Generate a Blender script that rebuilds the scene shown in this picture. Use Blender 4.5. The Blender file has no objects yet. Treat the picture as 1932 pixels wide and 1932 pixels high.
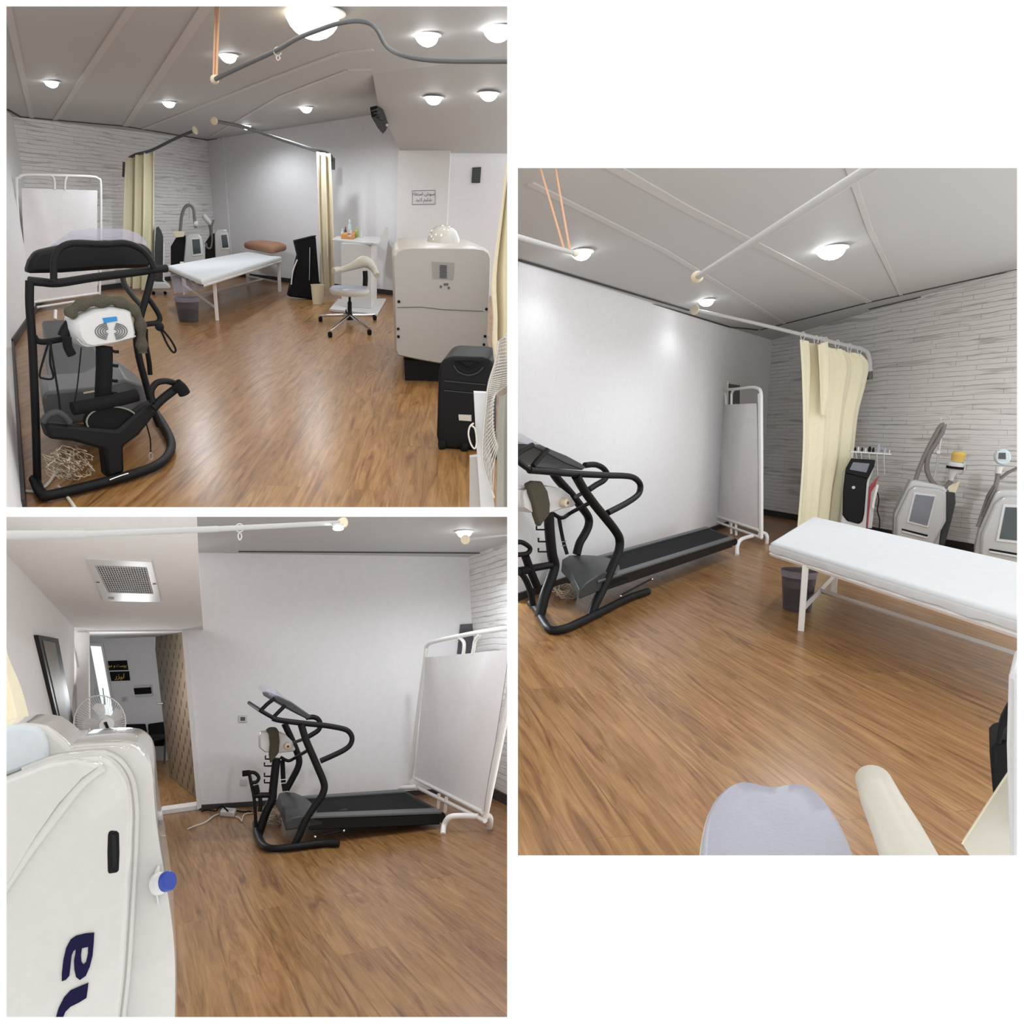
import bpy, bmesh, math, random
from mathutils import Vector as V, Matrix, noise
random.seed(7)
sc = bpy.context.scene
COL = sc.collection
# ------------------------------------------------------------------ camera, world, exposure
CX, CY, FP = 800.0, 966.0, 1300.0          # principal point and focal length for a 1932 px frame
def cam_ray(px, py): return V(((px-CX)/FP, (CY-py)/FP, -1.0))
class Room:
    """A room seen by the camera: floor is z=0 of the room's own axes, camera stands H above its floor."""
    def __init__(s, cx, yh, slope, H):
        a = cam_ray(cx, yh); b = cam_ray(cx+1000, yh+1000*slope)
        up = b.cross(a).normalized()
        if up.y < 0: up = -up
        f = V((a.x, a.y, a.z)); f = (f-up*f.dot(up)).normalized()
        r = f.cross(up).normalized()
        s.R = Matrix((r, f, up)); s.H = H; s.O = V((0, 0, H))
        s.L = Matrix.Translation(s.O) @ s.R.to_4x4()       # camera axes -> room axes
        s.M = Matrix.Identity(4)
    def ray(s, px, py): return s.R @ cam_ray(px, py)
    def F(s, px, py, z=0.0):
        d = s.ray(px, py); t = (z-s.H)/d.z
        assert t > 0, ('ray misses plane', px, py, z)
        return s.O+d*t
    def D(s, px, py, t): return s.O+s.ray(px, py)*t
    def hit(s, pl, px, py):
        d = s.ray(px, py); t = (pl[0]-s.O).dot(pl[1])/d.dot(pl[1])
        assert t > 0, ('ray misses plane', px, py, t)
        return s.O+d*t
    def depth(s, p): return -(s.R.transposed() @ (p-s.O)).z
    def pix(s, p):
        c = s.R.transposed() @ (p-s.O); return (CX+FP*c.x/-c.z, CY-FP*c.y/-c.z)
    def m(s, p, n=1.0): return n*s.depth(p)/FP              # metres covered by n pixels at point p
RA = Room(485, 378, .04, 1.6)
RB = Room(485, 1230, -.035, 1.6)
RC = Room(1448, 800, 0.0, 1.6)
CAMW = RA.L.copy()
RB.M = CAMW @ RB.L.inverted(); RC.M = CAMW @ RC.L.inverted()
cam = bpy.data.cameras.new('camera'); camo = bpy.data.objects.new('camera', cam); COL.objects.link(camo)
cam.sensor_width = 36; cam.lens = FP/1932*36; cam.shift_x = (966-CX)/1932; cam.clip_start = .05
camo.matrix_world = CAMW; sc.camera = camo
sc.view_settings.view_transform = 'Standard'; sc.view_settings.look = 'None'
sc.view_settings.gamma = 1; sc.view_settings.exposure = 0.28; sc.view_settings.use_curve_mapping = False
world = bpy.data.worlds.new('world'); sc.world = world; world.use_nodes = True
world.node_tree.nodes['Background'].inputs[0].default_value = (1, 1, 1, 1)
world.node_tree.nodes['Background'].inputs[1].default_value = 1.35

# ------------------------------------------------------------------ materials
def mat(name, col, rough=.5, metal=0, emit=0, bump=0, bscale=40, alpha=1, trans=0, var=0, spec=.5, coat=0, ecol=None, stretch=None):
    m = bpy.data.materials.new(name); m.use_nodes = True
    n = m.node_tree.nodes; l = m.node_tree.links; b = n['Principled BSDF']
    b.inputs['Base Color'].default_value = (*col, 1); b.inputs['Roughness'].default_value = rough
    b.inputs['Metallic'].default_value = metal; b.inputs['Alpha'].default_value = alpha
    b.inputs['Transmission Weight'].default_value = trans; b.inputs['Specular IOR Level'].default_value = spec
    b.inputs['Coat Weight'].default_value = coat
    if emit:
        b.inputs['Emission Color'].default_value = (*(ecol or col), 1); b.inputs['Emission Strength'].default_value = emit
    tc = n.new('ShaderNodeTexCoord'); nz = n.new('ShaderNodeTexNoise'); nz.inputs['Scale'].default_value = bscale
    nz.inputs['Detail'].default_value = 4
    if stretch:
        mp = n.new('ShaderNodeMapping'); mp.inputs['Scale'].default_value = stretch
        l.new(tc.outputs['Object'], mp.inputs[0]); l.new(mp.outputs[0], nz.inputs['Vector'])
    else: l.new(tc.outputs['Object'], nz.inputs['Vector'])
    if bump:
        bp = n.new('ShaderNodeBump'); bp.inputs['Strength'].default_value = bump; bp.inputs['Distance'].default_value = .01
        l.new(nz.outputs['Fac'], bp.inputs['Height']); l.new(bp.outputs[0], b.inputs['Normal'])
    v = var or .04
    mx = n.new('ShaderNodeMixRGB'); mx.blend_type = 'MULTIPLY'; mx.inputs[0].default_value = 1
    mx.inputs[1].default_value = (*col, 1)
    cr = n.new('ShaderNodeValToRGB'); cr.color_ramp.elements[0].position = .3; cr.color_ramp.elements[1].position = .7
    cr.color_ramp.elements[0].color = (1-v, 1-v, 1-v, 1); cr.color_ramp.elements[1].color = (1, 1, 1, 1)
    l.new(nz.outputs['Fac'], cr.inputs[0]); l.new(cr.outputs[0], mx.inputs[2]); l.new(mx.outputs[0], b.inputs['Base Color'])
    return m
def wood_floor():
    m = bpy.data.materials.new('wood_plank_floor'); m.use_nodes = True
    n = m.node_tree.nodes; l = m.node_tree.links; b = n['Principled BSDF']
    uv = n.new('ShaderNodeUVMap')
    br = n.new('ShaderNodeTexBrick'); br.inputs['Scale'].default_value = 1; br.inputs['Brick Width'].default_value = 2.4
    br.inputs['Row Height'].default_value = .28; br.inputs['Mortar Size'].default_value = .0025; br.inputs['Mortar Smooth'].default_value = .4
    br.offset = .37; br.inputs['Color1'].default_value = (.40, .40, .40, 1); br.inputs['Color2'].default_value = (.62, .62, .62, 1)
    br.inputs['Mortar'].default_value = (.2, .2, .2, 1)
    l.new(uv.outputs[0], br.inputs['Vector'])
    mp = n.new('ShaderNodeMapping'); mp.inputs['Scale'].default_value = (.75, 8.5, 1); l.new(uv.outputs[0], mp.inputs[0])
    sh = n.new('ShaderNodeVectorMath'); sh.operation = 'MULTIPLY_ADD'; sh.inputs[1].default_value = (7, 3, 5)
    l.new(br.outputs['Color'], sh.inputs[0]); l.new(mp.outputs[0], sh.inputs[2])
    n1 = n.new('ShaderNodeTexNoise'); n1.inputs['Scale'].default_value = 1.6; n1.inputs['Detail'].default_value = 8
    n1.inputs['Roughness'].default_value = .62; n1.inputs['Distortion'].default_value = 1.9; l.new(sh.outputs[0], n1.inputs['Vector'])
    mp2 = n.new('ShaderNodeMapping'); mp2.inputs['Scale'].default_value = (6, 90, 1); l.new(uv.outputs[0], mp2.inputs[0])
    n2 = n.new('ShaderNodeTexNoise'); n2.inputs['Scale'].default_value = 1; n2.inputs['Detail'].default_value = 3; l.new(mp2.outputs[0], n2.inputs['Vector'])
    cr = n.new('ShaderNodeValToRGB'); e = cr.color_ramp.elements
    e[0].position = .30; e[0].color = (.135, .058, .018, 1); e[1].position = .66; e[1].color = (.37, .205, .082, 1)
    c = e.new(.42); c.color = (.235, .113, .038, 1); c = e.new(.52); c.color = (.30, .155, .056, 1)
    l.new(n1.outputs['Fac'], cr.inputs[0])
    m1 = n.new('ShaderNodeMixRGB'); m1.blend_type = 'OVERLAY'; m1.inputs[0].default_value = .28
    l.new(cr.outputs[0], m1.inputs[1]); l.new(n2.outputs['Fac'], m1.inputs[2])
    m2 = n.new('ShaderNodeMixRGB'); m2.blend_type = 'OVERLAY'; m2.inputs[0].default_value = .35
    l.new(m1.outputs[0], m2.inputs[1]); l.new(br.outputs['Color'], m2.inputs[2])
    l.new(m2.outputs[0], b.inputs['Base Color']); b.inputs['Roughness'].default_value = .29
    bp = n.new('ShaderNodeBump'); bp.inputs['Strength'].default_value = .12; bp.inputs['Distance'].default_value = .004
    l.new(n1.outputs['Fac'], bp.inputs['Height']); l.new(bp.outputs[0], b.inputs['Normal'])
    return m
def ledge_stone():
    m = bpy.data.materials.new('white_ledge_stone'); m.use_nodes = True
    n = m.node_tree.nodes; l = m.node_tree.links; b = n['Principled BSDF']
    uv = n.new('ShaderNodeUVMap')
    ns = n.new('ShaderNodeTexNoise'); ns.inputs['Scale'].default_value = 2.2; ns.inputs['Detail'].default_value = 3; l.new(uv.outputs[0], ns.inputs['Vector'])
    ma = n.new('ShaderNodeVectorMath'); ma.operation = 'MULTIPLY_ADD'; ma.inputs[1].default_value = (.05, .045, 0)
    l.new(ns.outputs['Color'], ma.inputs[0]); l.new(uv.outputs[0], ma.inputs[2])
    br = n.new('ShaderNodeTexBrick'); br.inputs['Scale'].default_value = 1; br.inputs['Brick Width'].default_value = .62
    br.inputs['Row Height'].default_value = .062; br.inputs['Mortar Size'].default_value = .004; br.inputs['Mortar Smooth'].default_value = .9
    br.offset = .43; br.squash = 1.6; br.squash_frequency = 3
    br.inputs['Color1'].default_value = (.2, .2, .2, 1); br.inputs['Color2'].default_value = (1, 1, 1, 1); br.inputs['Mortar'].default_value = (0, 0, 0, 1)
    l.new(ma.outputs[0], br.inputs['Vector'])
    def nz(sc_, detail, dist):
        mp = n.new('ShaderNodeMapping'); mp.inputs['Scale'].default_value = sc_; l.new(ma.outputs[0], mp.inputs[0])
        t = n.new('ShaderNodeTexNoise'); t.inputs['Scale'].default_value = 1; t.inputs['Detail'].default_value = detail; t.inputs['Distortion'].default_value = dist
        l.new(mp.outputs[0], t.inputs['Vector']); return t
    n2 = nz((5, 22, 1), 6, 0); n3 = nz((1.3, 15, 1), 2, .6)
    ad = n.new('ShaderNodeMixRGB'); ad.blend_type = 'MIX'; ad.inputs[0].default_value = .4
    l.new(br.outputs['Color'], ad.inputs[1]); l.new(n2.outputs['Fac'], ad.inputs[2])
    ad2 = n.new('ShaderNodeMixRGB'); ad2.blend_type = 'MIX'; ad2.inputs[0].default_value = .4
    l.new(ad.outputs[0], ad2.inputs[1]); l.new(n3.outputs['Fac'], ad2.inputs[2])
    bp = n.new('ShaderNodeBump'); bp.inputs['Strength'].default_value = .9; bp.inputs['Distance'].default_value = .03
    l.new(ad2.outputs[0], bp.inputs['Height']); l.new(bp.outputs[0], b.inputs['Normal'])
    cr = n.new('ShaderNodeValToRGB'); e = cr.color_ramp.elements
    e[0].position = .31; e[0].color = (.58, .56, .54, 1); e[1].position = .44; e[1].color = (.82, .805, .79, 1)  # horizontal shadow lines painted into the stone colour as darker streaks
    l.new(n3.outputs['Fac'], cr.inputs[0])
    c2 = n.new('ShaderNodeValToRGB'); e = c2.color_ramp.elements
    e[0].position = 0; e[0].color = (.78, .77, .76, 1); e[1].position = .2; e[1].color = (1, 1, 1, 1)
    l.new(br.outputs['Color'], c2.inputs[0])
    mm = n.new('ShaderNodeMixRGB'); mm.blend_type = 'MULTIPLY'; mm.inputs[0].default_value = 1; l.new(cr.outputs[0], mm.inputs[1]); l.new(c2.outputs[0], mm.inputs[2])
    l.new(mm.outputs[0], b.inputs['Base Color']); b.inputs['Roughness'].default_value = .7
    return m
WALLM = mat('white_wall_paint', (.76, .755, .765), .85, bump=.02, bscale=18)
WALLW = mat('warm_white_paint', (.75, .735, .72), .85, bump=.02, bscale=18)
FRONTM = mat('gallery_white_paint', (.93, .93, .93), .9, var=.005)
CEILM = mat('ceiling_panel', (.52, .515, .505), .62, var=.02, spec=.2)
SEAMM = mat('ceiling_batten', (.56, .54, .52), .5)
DARKM = mat('dark_baseboard', (.03, .028, .028), .5)
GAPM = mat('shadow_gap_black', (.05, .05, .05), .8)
FLOORM = wood_floor(); STONEM = ledge_stone()
BLACK = mat('black_painted_steel', (.006, .006, .007), .5, spec=.22, bump=.03, bscale=120)
BLACK2 = mat('black_rubber', (.007, .007, .008), .8, spec=.2, bump=.2, bscale=300)
GREY = mat('dark_grey_plastic', (.038, .042, .042), .45, spec=.35)
GREY2 = mat('mid_grey_plastic', (.085, .088, .092), .42)
CHROME = mat('chrome', (.75, .75, .76), .15, 1)
WMET = mat('white_painted_tube', (.80, .79, .77), .35)
CLOTH = mat('white_screen_cloth', (.74, .72, .72), .9, bump=.3, bscale=9)
SHEET = mat('white_bed_sheet', (.63, .645, .655), .8, bump=.35, bscale=14)
BROWN = mat('brown_pillow_fabric', (.34, .17, .10), .85, bump=.3, bscale=60)
YELLOW = mat('pale_yellow_curtain', (.84, .79, .58), .75, bump=.1, bscale=30)
CREAM = mat('cream_curtain', (.72, .65, .48), .8, bump=.1, bscale=30)
GLOSSW = mat('glossy_white_shell', (.515, .50, .47), .12, coat=.6)
SHELLW = mat('satin_white_shell', (.42, .395, .36), .35)
SILV = mat('silver_plastic', (.52, .52, .51), .3, .25)
SCRN = mat('grey_display_glass', (.16, .17, .20), .12)
SCRD = mat('dark_display_glass', (.045, .06, .065), .1)
WPLA = mat('white_plastic', (.62, .615, .605), .35)
CREAMP = mat('cream_plastic', (.72, .64, .46), .4)
HOSE = mat('grey_ribbed_hose', (.20, .175, .165), .5, bump=.6, bscale=160)
NAVY = mat('navy_lettering', (.008, .006, .035), .7, spec=.1)
BLUE = mat('blue_cap', (.006, .035, .27), .35)
BLUELAB = mat('blue_label', (.02, .22, .52), .5)
SMOKE = mat('smoked_clear_plastic', (.10, .09, .10), .08, alpha=.62)
CLEAR = mat('clear_tinted_plastic', (.55, .53, .66), .06, alpha=.38)
LEATH = mat('grey_vinyl', (.34, .34, .40), .4, bump=.12, bscale=80)
CREAML = mat('cream_vinyl', (.56, .53, .45), .45)
FUR = mat('olive_fur', (.14, .125, .085), .95, bump=1, bscale=260, var=.6)
RODM = mat('grey_white_rod', (.50, .50, .49), .4)
VENTM = mat('beige_grille', (.30, .28, .255), .5)
TAN = mat('tufted_tan_leather', (.17, .12, .075), .5, bump=.1, bscale=50)
TANB = mat('brown_button', (.07, .045, .028), .5)
ORANGE = mat('orange_wood', (.62, .27, .06), .5)
GOLD = mat('gold_letters', (.75, .52, .10), .4)
RED = mat('dark_red_plastic', (.35, .03, .04), .4)
GREEN = mat('green_plastic', (.35, .45, .12), .4)
TEAL = mat('pale_teal_plastic', (.45, .55, .54), .3)
MIRR = mat('dark_brown_mirror', (.15, .12, .085), .55, bump=.2, bscale=5, var=.3)
PAPER = mat('white_paper', (.70, .68, .69), .8)
INK = mat('dark_ink', (.06, .05, .06), .8)
STRING = mat('orange_string', (.60, .34, .20), .8)
BEIGECORD = mat('beige_cord', (.55, .46, .35), .6)
WCORD = mat('white_cord', (.70, .66, .58), .5)
LAMPW = mat('daylight_lamp', (1, 1, 1), .5, emit=11, ecol=(.93, .97, 1))
LAMPY = mat('warm_lamp', (1, 1, 1), .5, emit=5, ecol=(1, .90, .74))
WINM = mat('bright_window_glass', (.8, .9, .9), .3, emit=1.1, ecol=(.86, .97, 1))
WIRE = mat('silver_wire', (.55, .52, .47), .4, .5)
YCAP = mat('yellow_foam', (.62, .42, .10), .8)
SKYBL = mat('pale_blue_plastic', (.50, .60, .64), .3)

# ------------------------------------------------------------------ mesh helpers (all points in room axes)
R = RA
class MB:
    def __init__(s): s.v = []; s.f = []
    def add(s, vs, fs):
        o = len(s.v); s.v += [V(p) for p in vs]; s.f += [tuple(i+o for i in f) for f in fs]; return s
    def poly(s, pts): return s.add(pts, [tuple(range(len(pts)))])
    def prism(s, pts, vec):
        n = len(pts); vec = V(vec)
        return s.add(list(pts)+[V(p)+vec for p in pts], [tuple(range(n)), tuple(range(2*n-1, n-1, -1))]+[(i, (i+1) % n, n+(i+1) % n, n+i) for i in range(n)])
    def loft(s, rings, cap=True, closed=True):
        n = len(rings[0]); vs = [p for r in rings for p in r]; fs = []
        for k in range(len(rings)-1):
            for i in range(n if closed else n-1):
                j = (i+1) % n; fs.append((k*n+i, k*n+j, (k+1)*n+j, (k+1)*n+i))
        if cap and closed: fs += [tuple(range(n-1, -1, -1)), tuple(range((len(rings)-1)*n, len(rings)*n))]
        return s.add(vs, fs)
    def tube(s, pts, r, seg=10, flat=None, closed=False):
        pts = [V(p) for p in pts]; n = len(pts); rings = []; prev = None
        rs = r if isinstance(r, (list, tuple)) else [r]*n
        for i, p in enumerate(pts):
            if closed: t = pts[(i+1) % n]-pts[i-1]
            else: t = pts[min(i+1, n-1)]-pts[max(i-1, 0)]
            t = t.normalized() if t.length > 1e-9 else V((0, 0, 1))
            if prev is None:
                a = V((0, 0, 1)) if abs(t.z) < .9 else V((1, 0, 0))
                u = t.cross(a).normalized()
            else: u = (prev-t*prev.dot(t)).normalized()
            prev = u; w = t.cross(u)
            rings.append([p+(u*math.cos(2*math.pi*k/seg)+w*math.sin(2*math.pi*k/seg))*rs[i] for k in range(seg)])
        if closed: rings.append(rings[0])
        return s.loft(rings, cap=not closed)
    def ribbon(s, pts, side, w, th=.003):          # strap: half width w along 'side'
        pts = [V(p) for p in pts]; side = V(side).normalized(); rings = []
        for i, p in enumerate(pts):
            t = (pts[min(i+1, len(pts)-1)]-pts[max(i-1, 0)]).normalized(); nn = t.cross(side).normalized()*th
            rings.append([p-side*w-nn, p+side*w-nn, p+side*w+nn, p-side*w+nn])
        return s.loft(rings)
    def lathe(s, base, prof, seg=24, ax=(0, 0, 1), sx=1, sy=1):
        ax = V(ax).normalized(); a = V((0, 0, 1)) if abs(ax.z) < .9 else V((1, 0, 0))
        u = a.cross(ax).normalized(); w = ax.cross(u)
        if abs(ax.z) > .9: u = V((1, 0, 0)); w = V((0, 1, 0))
        return s.loft([[V(base)+ax*h+u*(sx*r*math.cos(2*math.pi*k/seg))+w*(sy*r*math.sin(2*math.pi*k/seg)) for k in range(seg)] for r, h in prof])
    def box(s, c, ex, ey, ez):                      # centre and three half-extent vectors
        c = V(c); ex, ey, ez = V(ex), V(ey), V(ez)
        vs = [c+ex*a+ey*b+ez*d for a in (-1, 1) for b in (-1, 1) for d in (-1, 1)]
        return s.add(vs, [(0, 1, 3, 2), (4, 6, 7, 5), (0, 4, 5, 1), (2, 3, 7, 6), (0, 2, 6, 4), (1, 5, 7, 3)])
    def ball(s, c, r, seg=14, sc_=(1, 1, 1)):
        c = V(c); rings = []
        for i in range(1, 8):
            a = math.pi*i/8
            rings.append([c+V((r*sc_[0]*math.sin(a)*math.cos(2*math.pi*k/seg), r*sc_[1]*math.sin(a)*math.sin(2*math.pi*k/seg), -r*sc_[2]*math.cos(a))) for k in range(seg)])
        return s.loft(rings)
    def build(s, name, m, parent=None, bevel=0, smooth=True, uv=None, loc=None, sub=0, seg=2, recalc=True):
        RM = R
        root = parent
        while root is not None and root.parent is not None: root = root.parent
        if parent is not None: loc0 = V(root['_loc'])
        else:
            if loc is None:
                z = min(p.z for p in s.v); loc = V((sum(p.x for p in s.v)/len(s.v), sum(p.y for p in s.v)/len(s.v), z))
            loc0 = V(loc)
        me = bpy.data.meshes.new(name); me.from_pydata([p-loc0 for p in s.v], [], s.f)
        bm = bmesh.new(); bm.from_mesh(me)
        if recalc: bmesh.ops.recalc_face_normals(bm, faces=bm.faces)
        if uv:
            lay = bm.loops.layers.uv.new('UVMap'); u, w = V(uv[0]), V(uv[1])
            for f in bm.faces:
                for lp in f.loops: p = lp.vert.co+loc0; lp[lay].uv = (p.dot(u), p.dot(w))
        bm.to_mesh(me); bm.free()
        if smooth:
            me.polygons.foreach_set('use_smooth', [True]*len(me.polygons))
            try: me.set_sharp_from_angle(angle=math.radians(40))
            except Exception: pass
        me.materials.append(m)
        o = bpy.data.objects.new(name, me); COL.objects.link(o)
        if parent is not None: o.parent = parent
        else: o.matrix_world = RM.M @ Matrix.Translation(loc0); o['_loc'] = list(loc0)
        if bevel:
            b = o.modifiers.new('bevel', 'BEVEL'); b.width = bevel; b.segments = seg; b.limit_method = 'ANGLE'; b.angle_limit = math.radians(35)
        if sub:
            b = o.modifiers.new('sub', 'SUBSURF'); b.levels = sub; b.render_levels = sub
        return o
def thing(name, label, cat, loc, group=None):
    o = bpy.data.objects.new(name, None); COL.objects.link(o); o.empty_display_size = .05
    o.matrix_world = R.M @ Matrix.Translation(V(loc)); o['_loc'] = list(V(loc))
    o['label'] = label; o['category'] = cat
    if group: o['group'] = group
    return o
def tag(o, label, cat, group=None, kind=None):
    o['label'] = label; o['category'] = cat
    if group: o['group'] = group
    if kind: o['kind'] = kind
    return o
def struct(o): o['kind'] = 'structure'; return o
def sm(pts, n=5, closed=False):
    pts = [V(p) for p in pts]; out = []; N = len(pts)
    for i in range(N if closed else N-1):
        if closed: p0, p1, p2, p3 = pts[i-1], pts[i], pts[(i+1) % N], pts[(i+2) % N]
        else: p0, p1, p2, p3 = pts[max(i-1, 0)], pts[i], pts[i+1], pts[min(i+2, N-1)]
        for k in range(n):
            t = k/n; out.append(.5*((2*p1)+(p2-p0)*t+(2*p0-5*p1+4*p2-p3)*t*t+(3*p1-p0-3*p2+p3)*t**3))
    if not closed: out.append(pts[-1])
    return out
def vpl(a, b): d = (b-a); return (a, V((d.y, -d.x, 0)).normalized())    # upright plane through two floor points
def hpl(z): return (V((0, 0, z)), V((0, 0, 1)))
def pl3(a, b, c): return (a, (b-a).cross(c-a).normalized())
def shift(pl, d):                                                        # plane moved d metres towards the camera
    n = pl[1]; n = n if (R.O-pl[0]).dot(n) > 0 else -n
    return (pl[0]+n*d, pl[1])
def tocam(pl): n = pl[1]; return n if (R.O-pl[0]).dot(n) > 0 else -n
def crop(x0, y0, s): return lambda *uv: [(x0+a/s, y0+b/s) for a, b in uv]
def HT(pl, pix): return [R.hit(pl, x, y) for x, y in pix]
def FT(pix, z=0.0): return [R.F(x, y, z) for x, y in pix]
def rise(p, py):                                                         # height at which the vertical over p reaches image row py
    lo, hi = -1.0, 4.0
    for _ in range(40):
        mid = (lo+hi)/2
        if R.pix(V((p.x, p.y, mid)))[1] > py: lo = mid
        else: hi = mid
    return lo
def panel(name, pl, pix, m, th=.015, uv=None):
    return struct(MB().prism(HT(pl, pix), -tocam(pl)*th).build(name, m, smooth=False, uv=uv))
def wall(name, a, b, h, m, z0=0, th=.02, uv=False):
    pl = vpl(a, b); u = (b-a).normalized(); up = V((0, 0, 1))
    return struct(MB().prism([a+up*z0, b+up*z0, b+up*h, a+up*h], -tocam(pl)*th).build(name, m, smooth=False, uv=(u, up) if uv else None))
def strip(pl, pix, w, lift=.006, hgt=.01):                               # raised flat batten running along a plane
    p = HT(pl, pix); n = tocam(pl); b = MB()
    for i in range(len(p)-1):
        d = (p[i+1]-p[i]).normalized(); sd = d.cross(n).normalized()*w
        b.prism([p[i]-sd, p[i]+sd, p[i+1]+sd, p[i+1]-sd], n*hgt)
    return b
def downlight(name, pl, px, py, r, label, m=None, power=12, col=(.89, .945, 1), group='round ceiling spotlights'):
    p = R.hit(pl, px, py); n = tocam(pl); rr = R.m(p, r*1.12)
    t = thing(name, label, 'ceiling light', p, group)
    MB().lathe(p, [(rr*1.0, 0), (rr*1.25, 0), (rr*1.25, .008), (rr*1.0, .012)], 24, n).build('trim_ring', WMET, t)
    prof = [(rr*math.cos(a), rr*.85*math.sin(a)+.004) for a in [math.pi/2*k/6 for k in range(6)]]+[(rr*.05, rr*.85+.004)]
    MB().lathe(p, prof, 20, n).build('lamp_lens', m or LAMPW, t)
    lt = bpy.data.lights.new('spot_light', 'SPOT'); lt.energy = power*1.3; lt.spot_size = math.radians(168); lt.spot_blend = .6; lt.color = col; lt.shadow_soft_size = .06
    lo = bpy.data.objects.new('spot_light', lt); COL.objects.link(lo); lo.parent = t; lo.location = n*(rr*.85+.07); lo.rotation_mode = 'QUATERNION'; lo.rotation_quaternion = n.to_track_quat('-Z', 'Y')
    return t
# ------------------------------------------------------------------ the white front wall with its three openings
R = RA
def front_wall():
    FW = Room(966, 966, 0, 0); D0, D1 = 1.0, 1.03
    def P(x, y, d): c = cam_ray(x, y)*d; return RA.L @ c
    holes = [(12, 12, 957, 957), (12, 975, 957, 1919), (977, 317, 1919, 1614)]
    xs = [-900, 12, 957, 977, 1919, 2800]; ys = [-900, 12, 317, 957, 975, 1614, 1919, 2800]
    b = MB()
    for i in range(len(xs)-1):
        for j in range(len(ys)-1):
            cx, cy = (xs[i]+xs[i+1])/2, (ys[j]+ys[j+1])/2
            if any(h[0] < cx < h[2] and h[1] < cy < h[3] for h in holes): continue
            c = [(xs[i], ys[j]), (xs[i+1], ys[j]), (xs[i+1], ys[j+1]), (xs[i], ys[j+1])]
            b.add([P(x, y, D0) for x, y in c]+[P(x, y, D1) for x, y in c], [(0, 1, 2, 3), (7, 6, 5, 4)])
    for h in holes:
        c = [(h[0], h[1]), (h[2], h[1]), (h[2], h[3]), (h[0], h[3])]
        for k in range(4):
            a, e = c[k], c[(k+1) % 4]
            b.add([P(*a, D0), P(*e, D0), P(*e, D1), P(*a, D1)], [(0, 1, 2, 3)])
    struct(b.build('wall_front', FRONTM, smooth=False, recalc=False))
front_wall()

def floorp(pix, vp):
    d = R.ray(*vp); d.z = 0; d.normalize(); s_ = V((d.y, -d.x, 0))
    p = FT(pix); return struct(MB().prism(p, (0, 0, -.01)).build('floor', FLOORM, smooth=False, uv=(d, s_)))
# ---- room A (treatment room seen from its corner)
R = RA
floorp([(-60, 500), (966, 500), (966, 965), (-60, 965)], (850, 395))
A_L0, A_K, A_W = R.F(85, 563), R.F(412, 517), R.F(742, 557)
A_brick, A_right = vpl(A_L0, A_K), vpl(A_K, A_W)
A_ceil = pl3(R.hit(A_brick, 391, 264), R.hit(A_brick, 40, 222), R.hit(A_right, 660, 223))
wall('wall_back', A_L0, A_K, 3.6, STONEM, uv=True)
wall('wall_right', A_K, A_K+(A_W-A_K)*1.05, 3.6, WALLM)
a1 = R.F(24, 655); a2 = R.F(44, 965)
wall('wall_left', A_L0, a1, 3.6, WALLM); wall('wall_left', a1, a2, 3.0, WALLM)
panel('wall_left', vpl(a1, a2), [(24, 655), (44, 966), (4, 966), (4, 655)], WALLM, th=.002)
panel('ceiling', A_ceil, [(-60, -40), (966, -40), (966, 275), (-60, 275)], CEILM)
for i, (pts, w, m) in enumerate([([(12, 5), (60, 222)], .03, SEAMM), ([(252, 5), (103, 226)], .035, SEAMM), ([(393, 5), (236, 238)], .05, SEAMM),
        ([(704, 93), (640, 100), (500, 152), (270, 243)], .045, SEAMM), ([(700, 131), (655, 132), (530, 180), (400, 256)], .035, SEAMM)]):
    struct(strip(A_ceil, pts, w).build('trim_%d' % (i+1), m, smooth=False))
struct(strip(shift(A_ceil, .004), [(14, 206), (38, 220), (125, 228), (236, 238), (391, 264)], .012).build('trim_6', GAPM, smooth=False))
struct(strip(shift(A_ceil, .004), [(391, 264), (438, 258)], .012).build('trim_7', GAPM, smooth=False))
# wall pilaster beside the corner, baseboards
q0 = A_K+(A_W-A_K)*.02; q1 = R.hit(A_right, 440, 522); q1.z = 0
nr = tocam(A_right)
struct(MB().prism([A_K, q1, q1+nr*.02, A_K+nr*.02], (0, 0, 3.6)).build('wall_pilaster', WALLM, smooth=False))
def baseboard(name, a, b, h=.09, th=.02):
    pl = vpl(a, b); n = tocam(pl)
    return struct(MB().prism([a, b, b+n*th, a+n*th], (0, 0, h)).build(name, DARKM, smooth=False))
baseboard('baseboard_right', q1, A_W); baseboard('baseboard_back', A_L0, A_K); baseboard('baseboard_left', A_L0, a1)
baseboard('baseboard_left', a1, a2, .07)
# pillar and recess at the right
p0 = R.F(746, 559); p1 = R.F(836, 563); p2 = R.F(838, 556); p3 = R.F(966, 560)
A_pil, A_rec = vpl(p0, p1), vpl(p2, p3)
wall('wall_pillar', p0, p1, 3.6, WALLW); wall('wall_recess', p2, p3, 3.6, WALLM)
struct(MB().prism([p1, p2, p2+V((0, 0, 3.6)), p1+V((0, 0, 3.6))], (.01, 0, 0)).build('wall_pillar_side', WALLM, smooth=False))
# sloping soffit with spotlights
s0, s1 = R.hit(A_pil, 830, 284), R.hit(A_ceil, 703, 140)
s2 = R.hit(A_pil, 756, 284)
A_sof = pl3(s0, s1, s2)
panel('ceiling', A_sof, [(662, 0), (658, -30), (966, -30), (966, 290), (756, 288), (712, 190), (703, 140)], CEILM)
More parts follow.
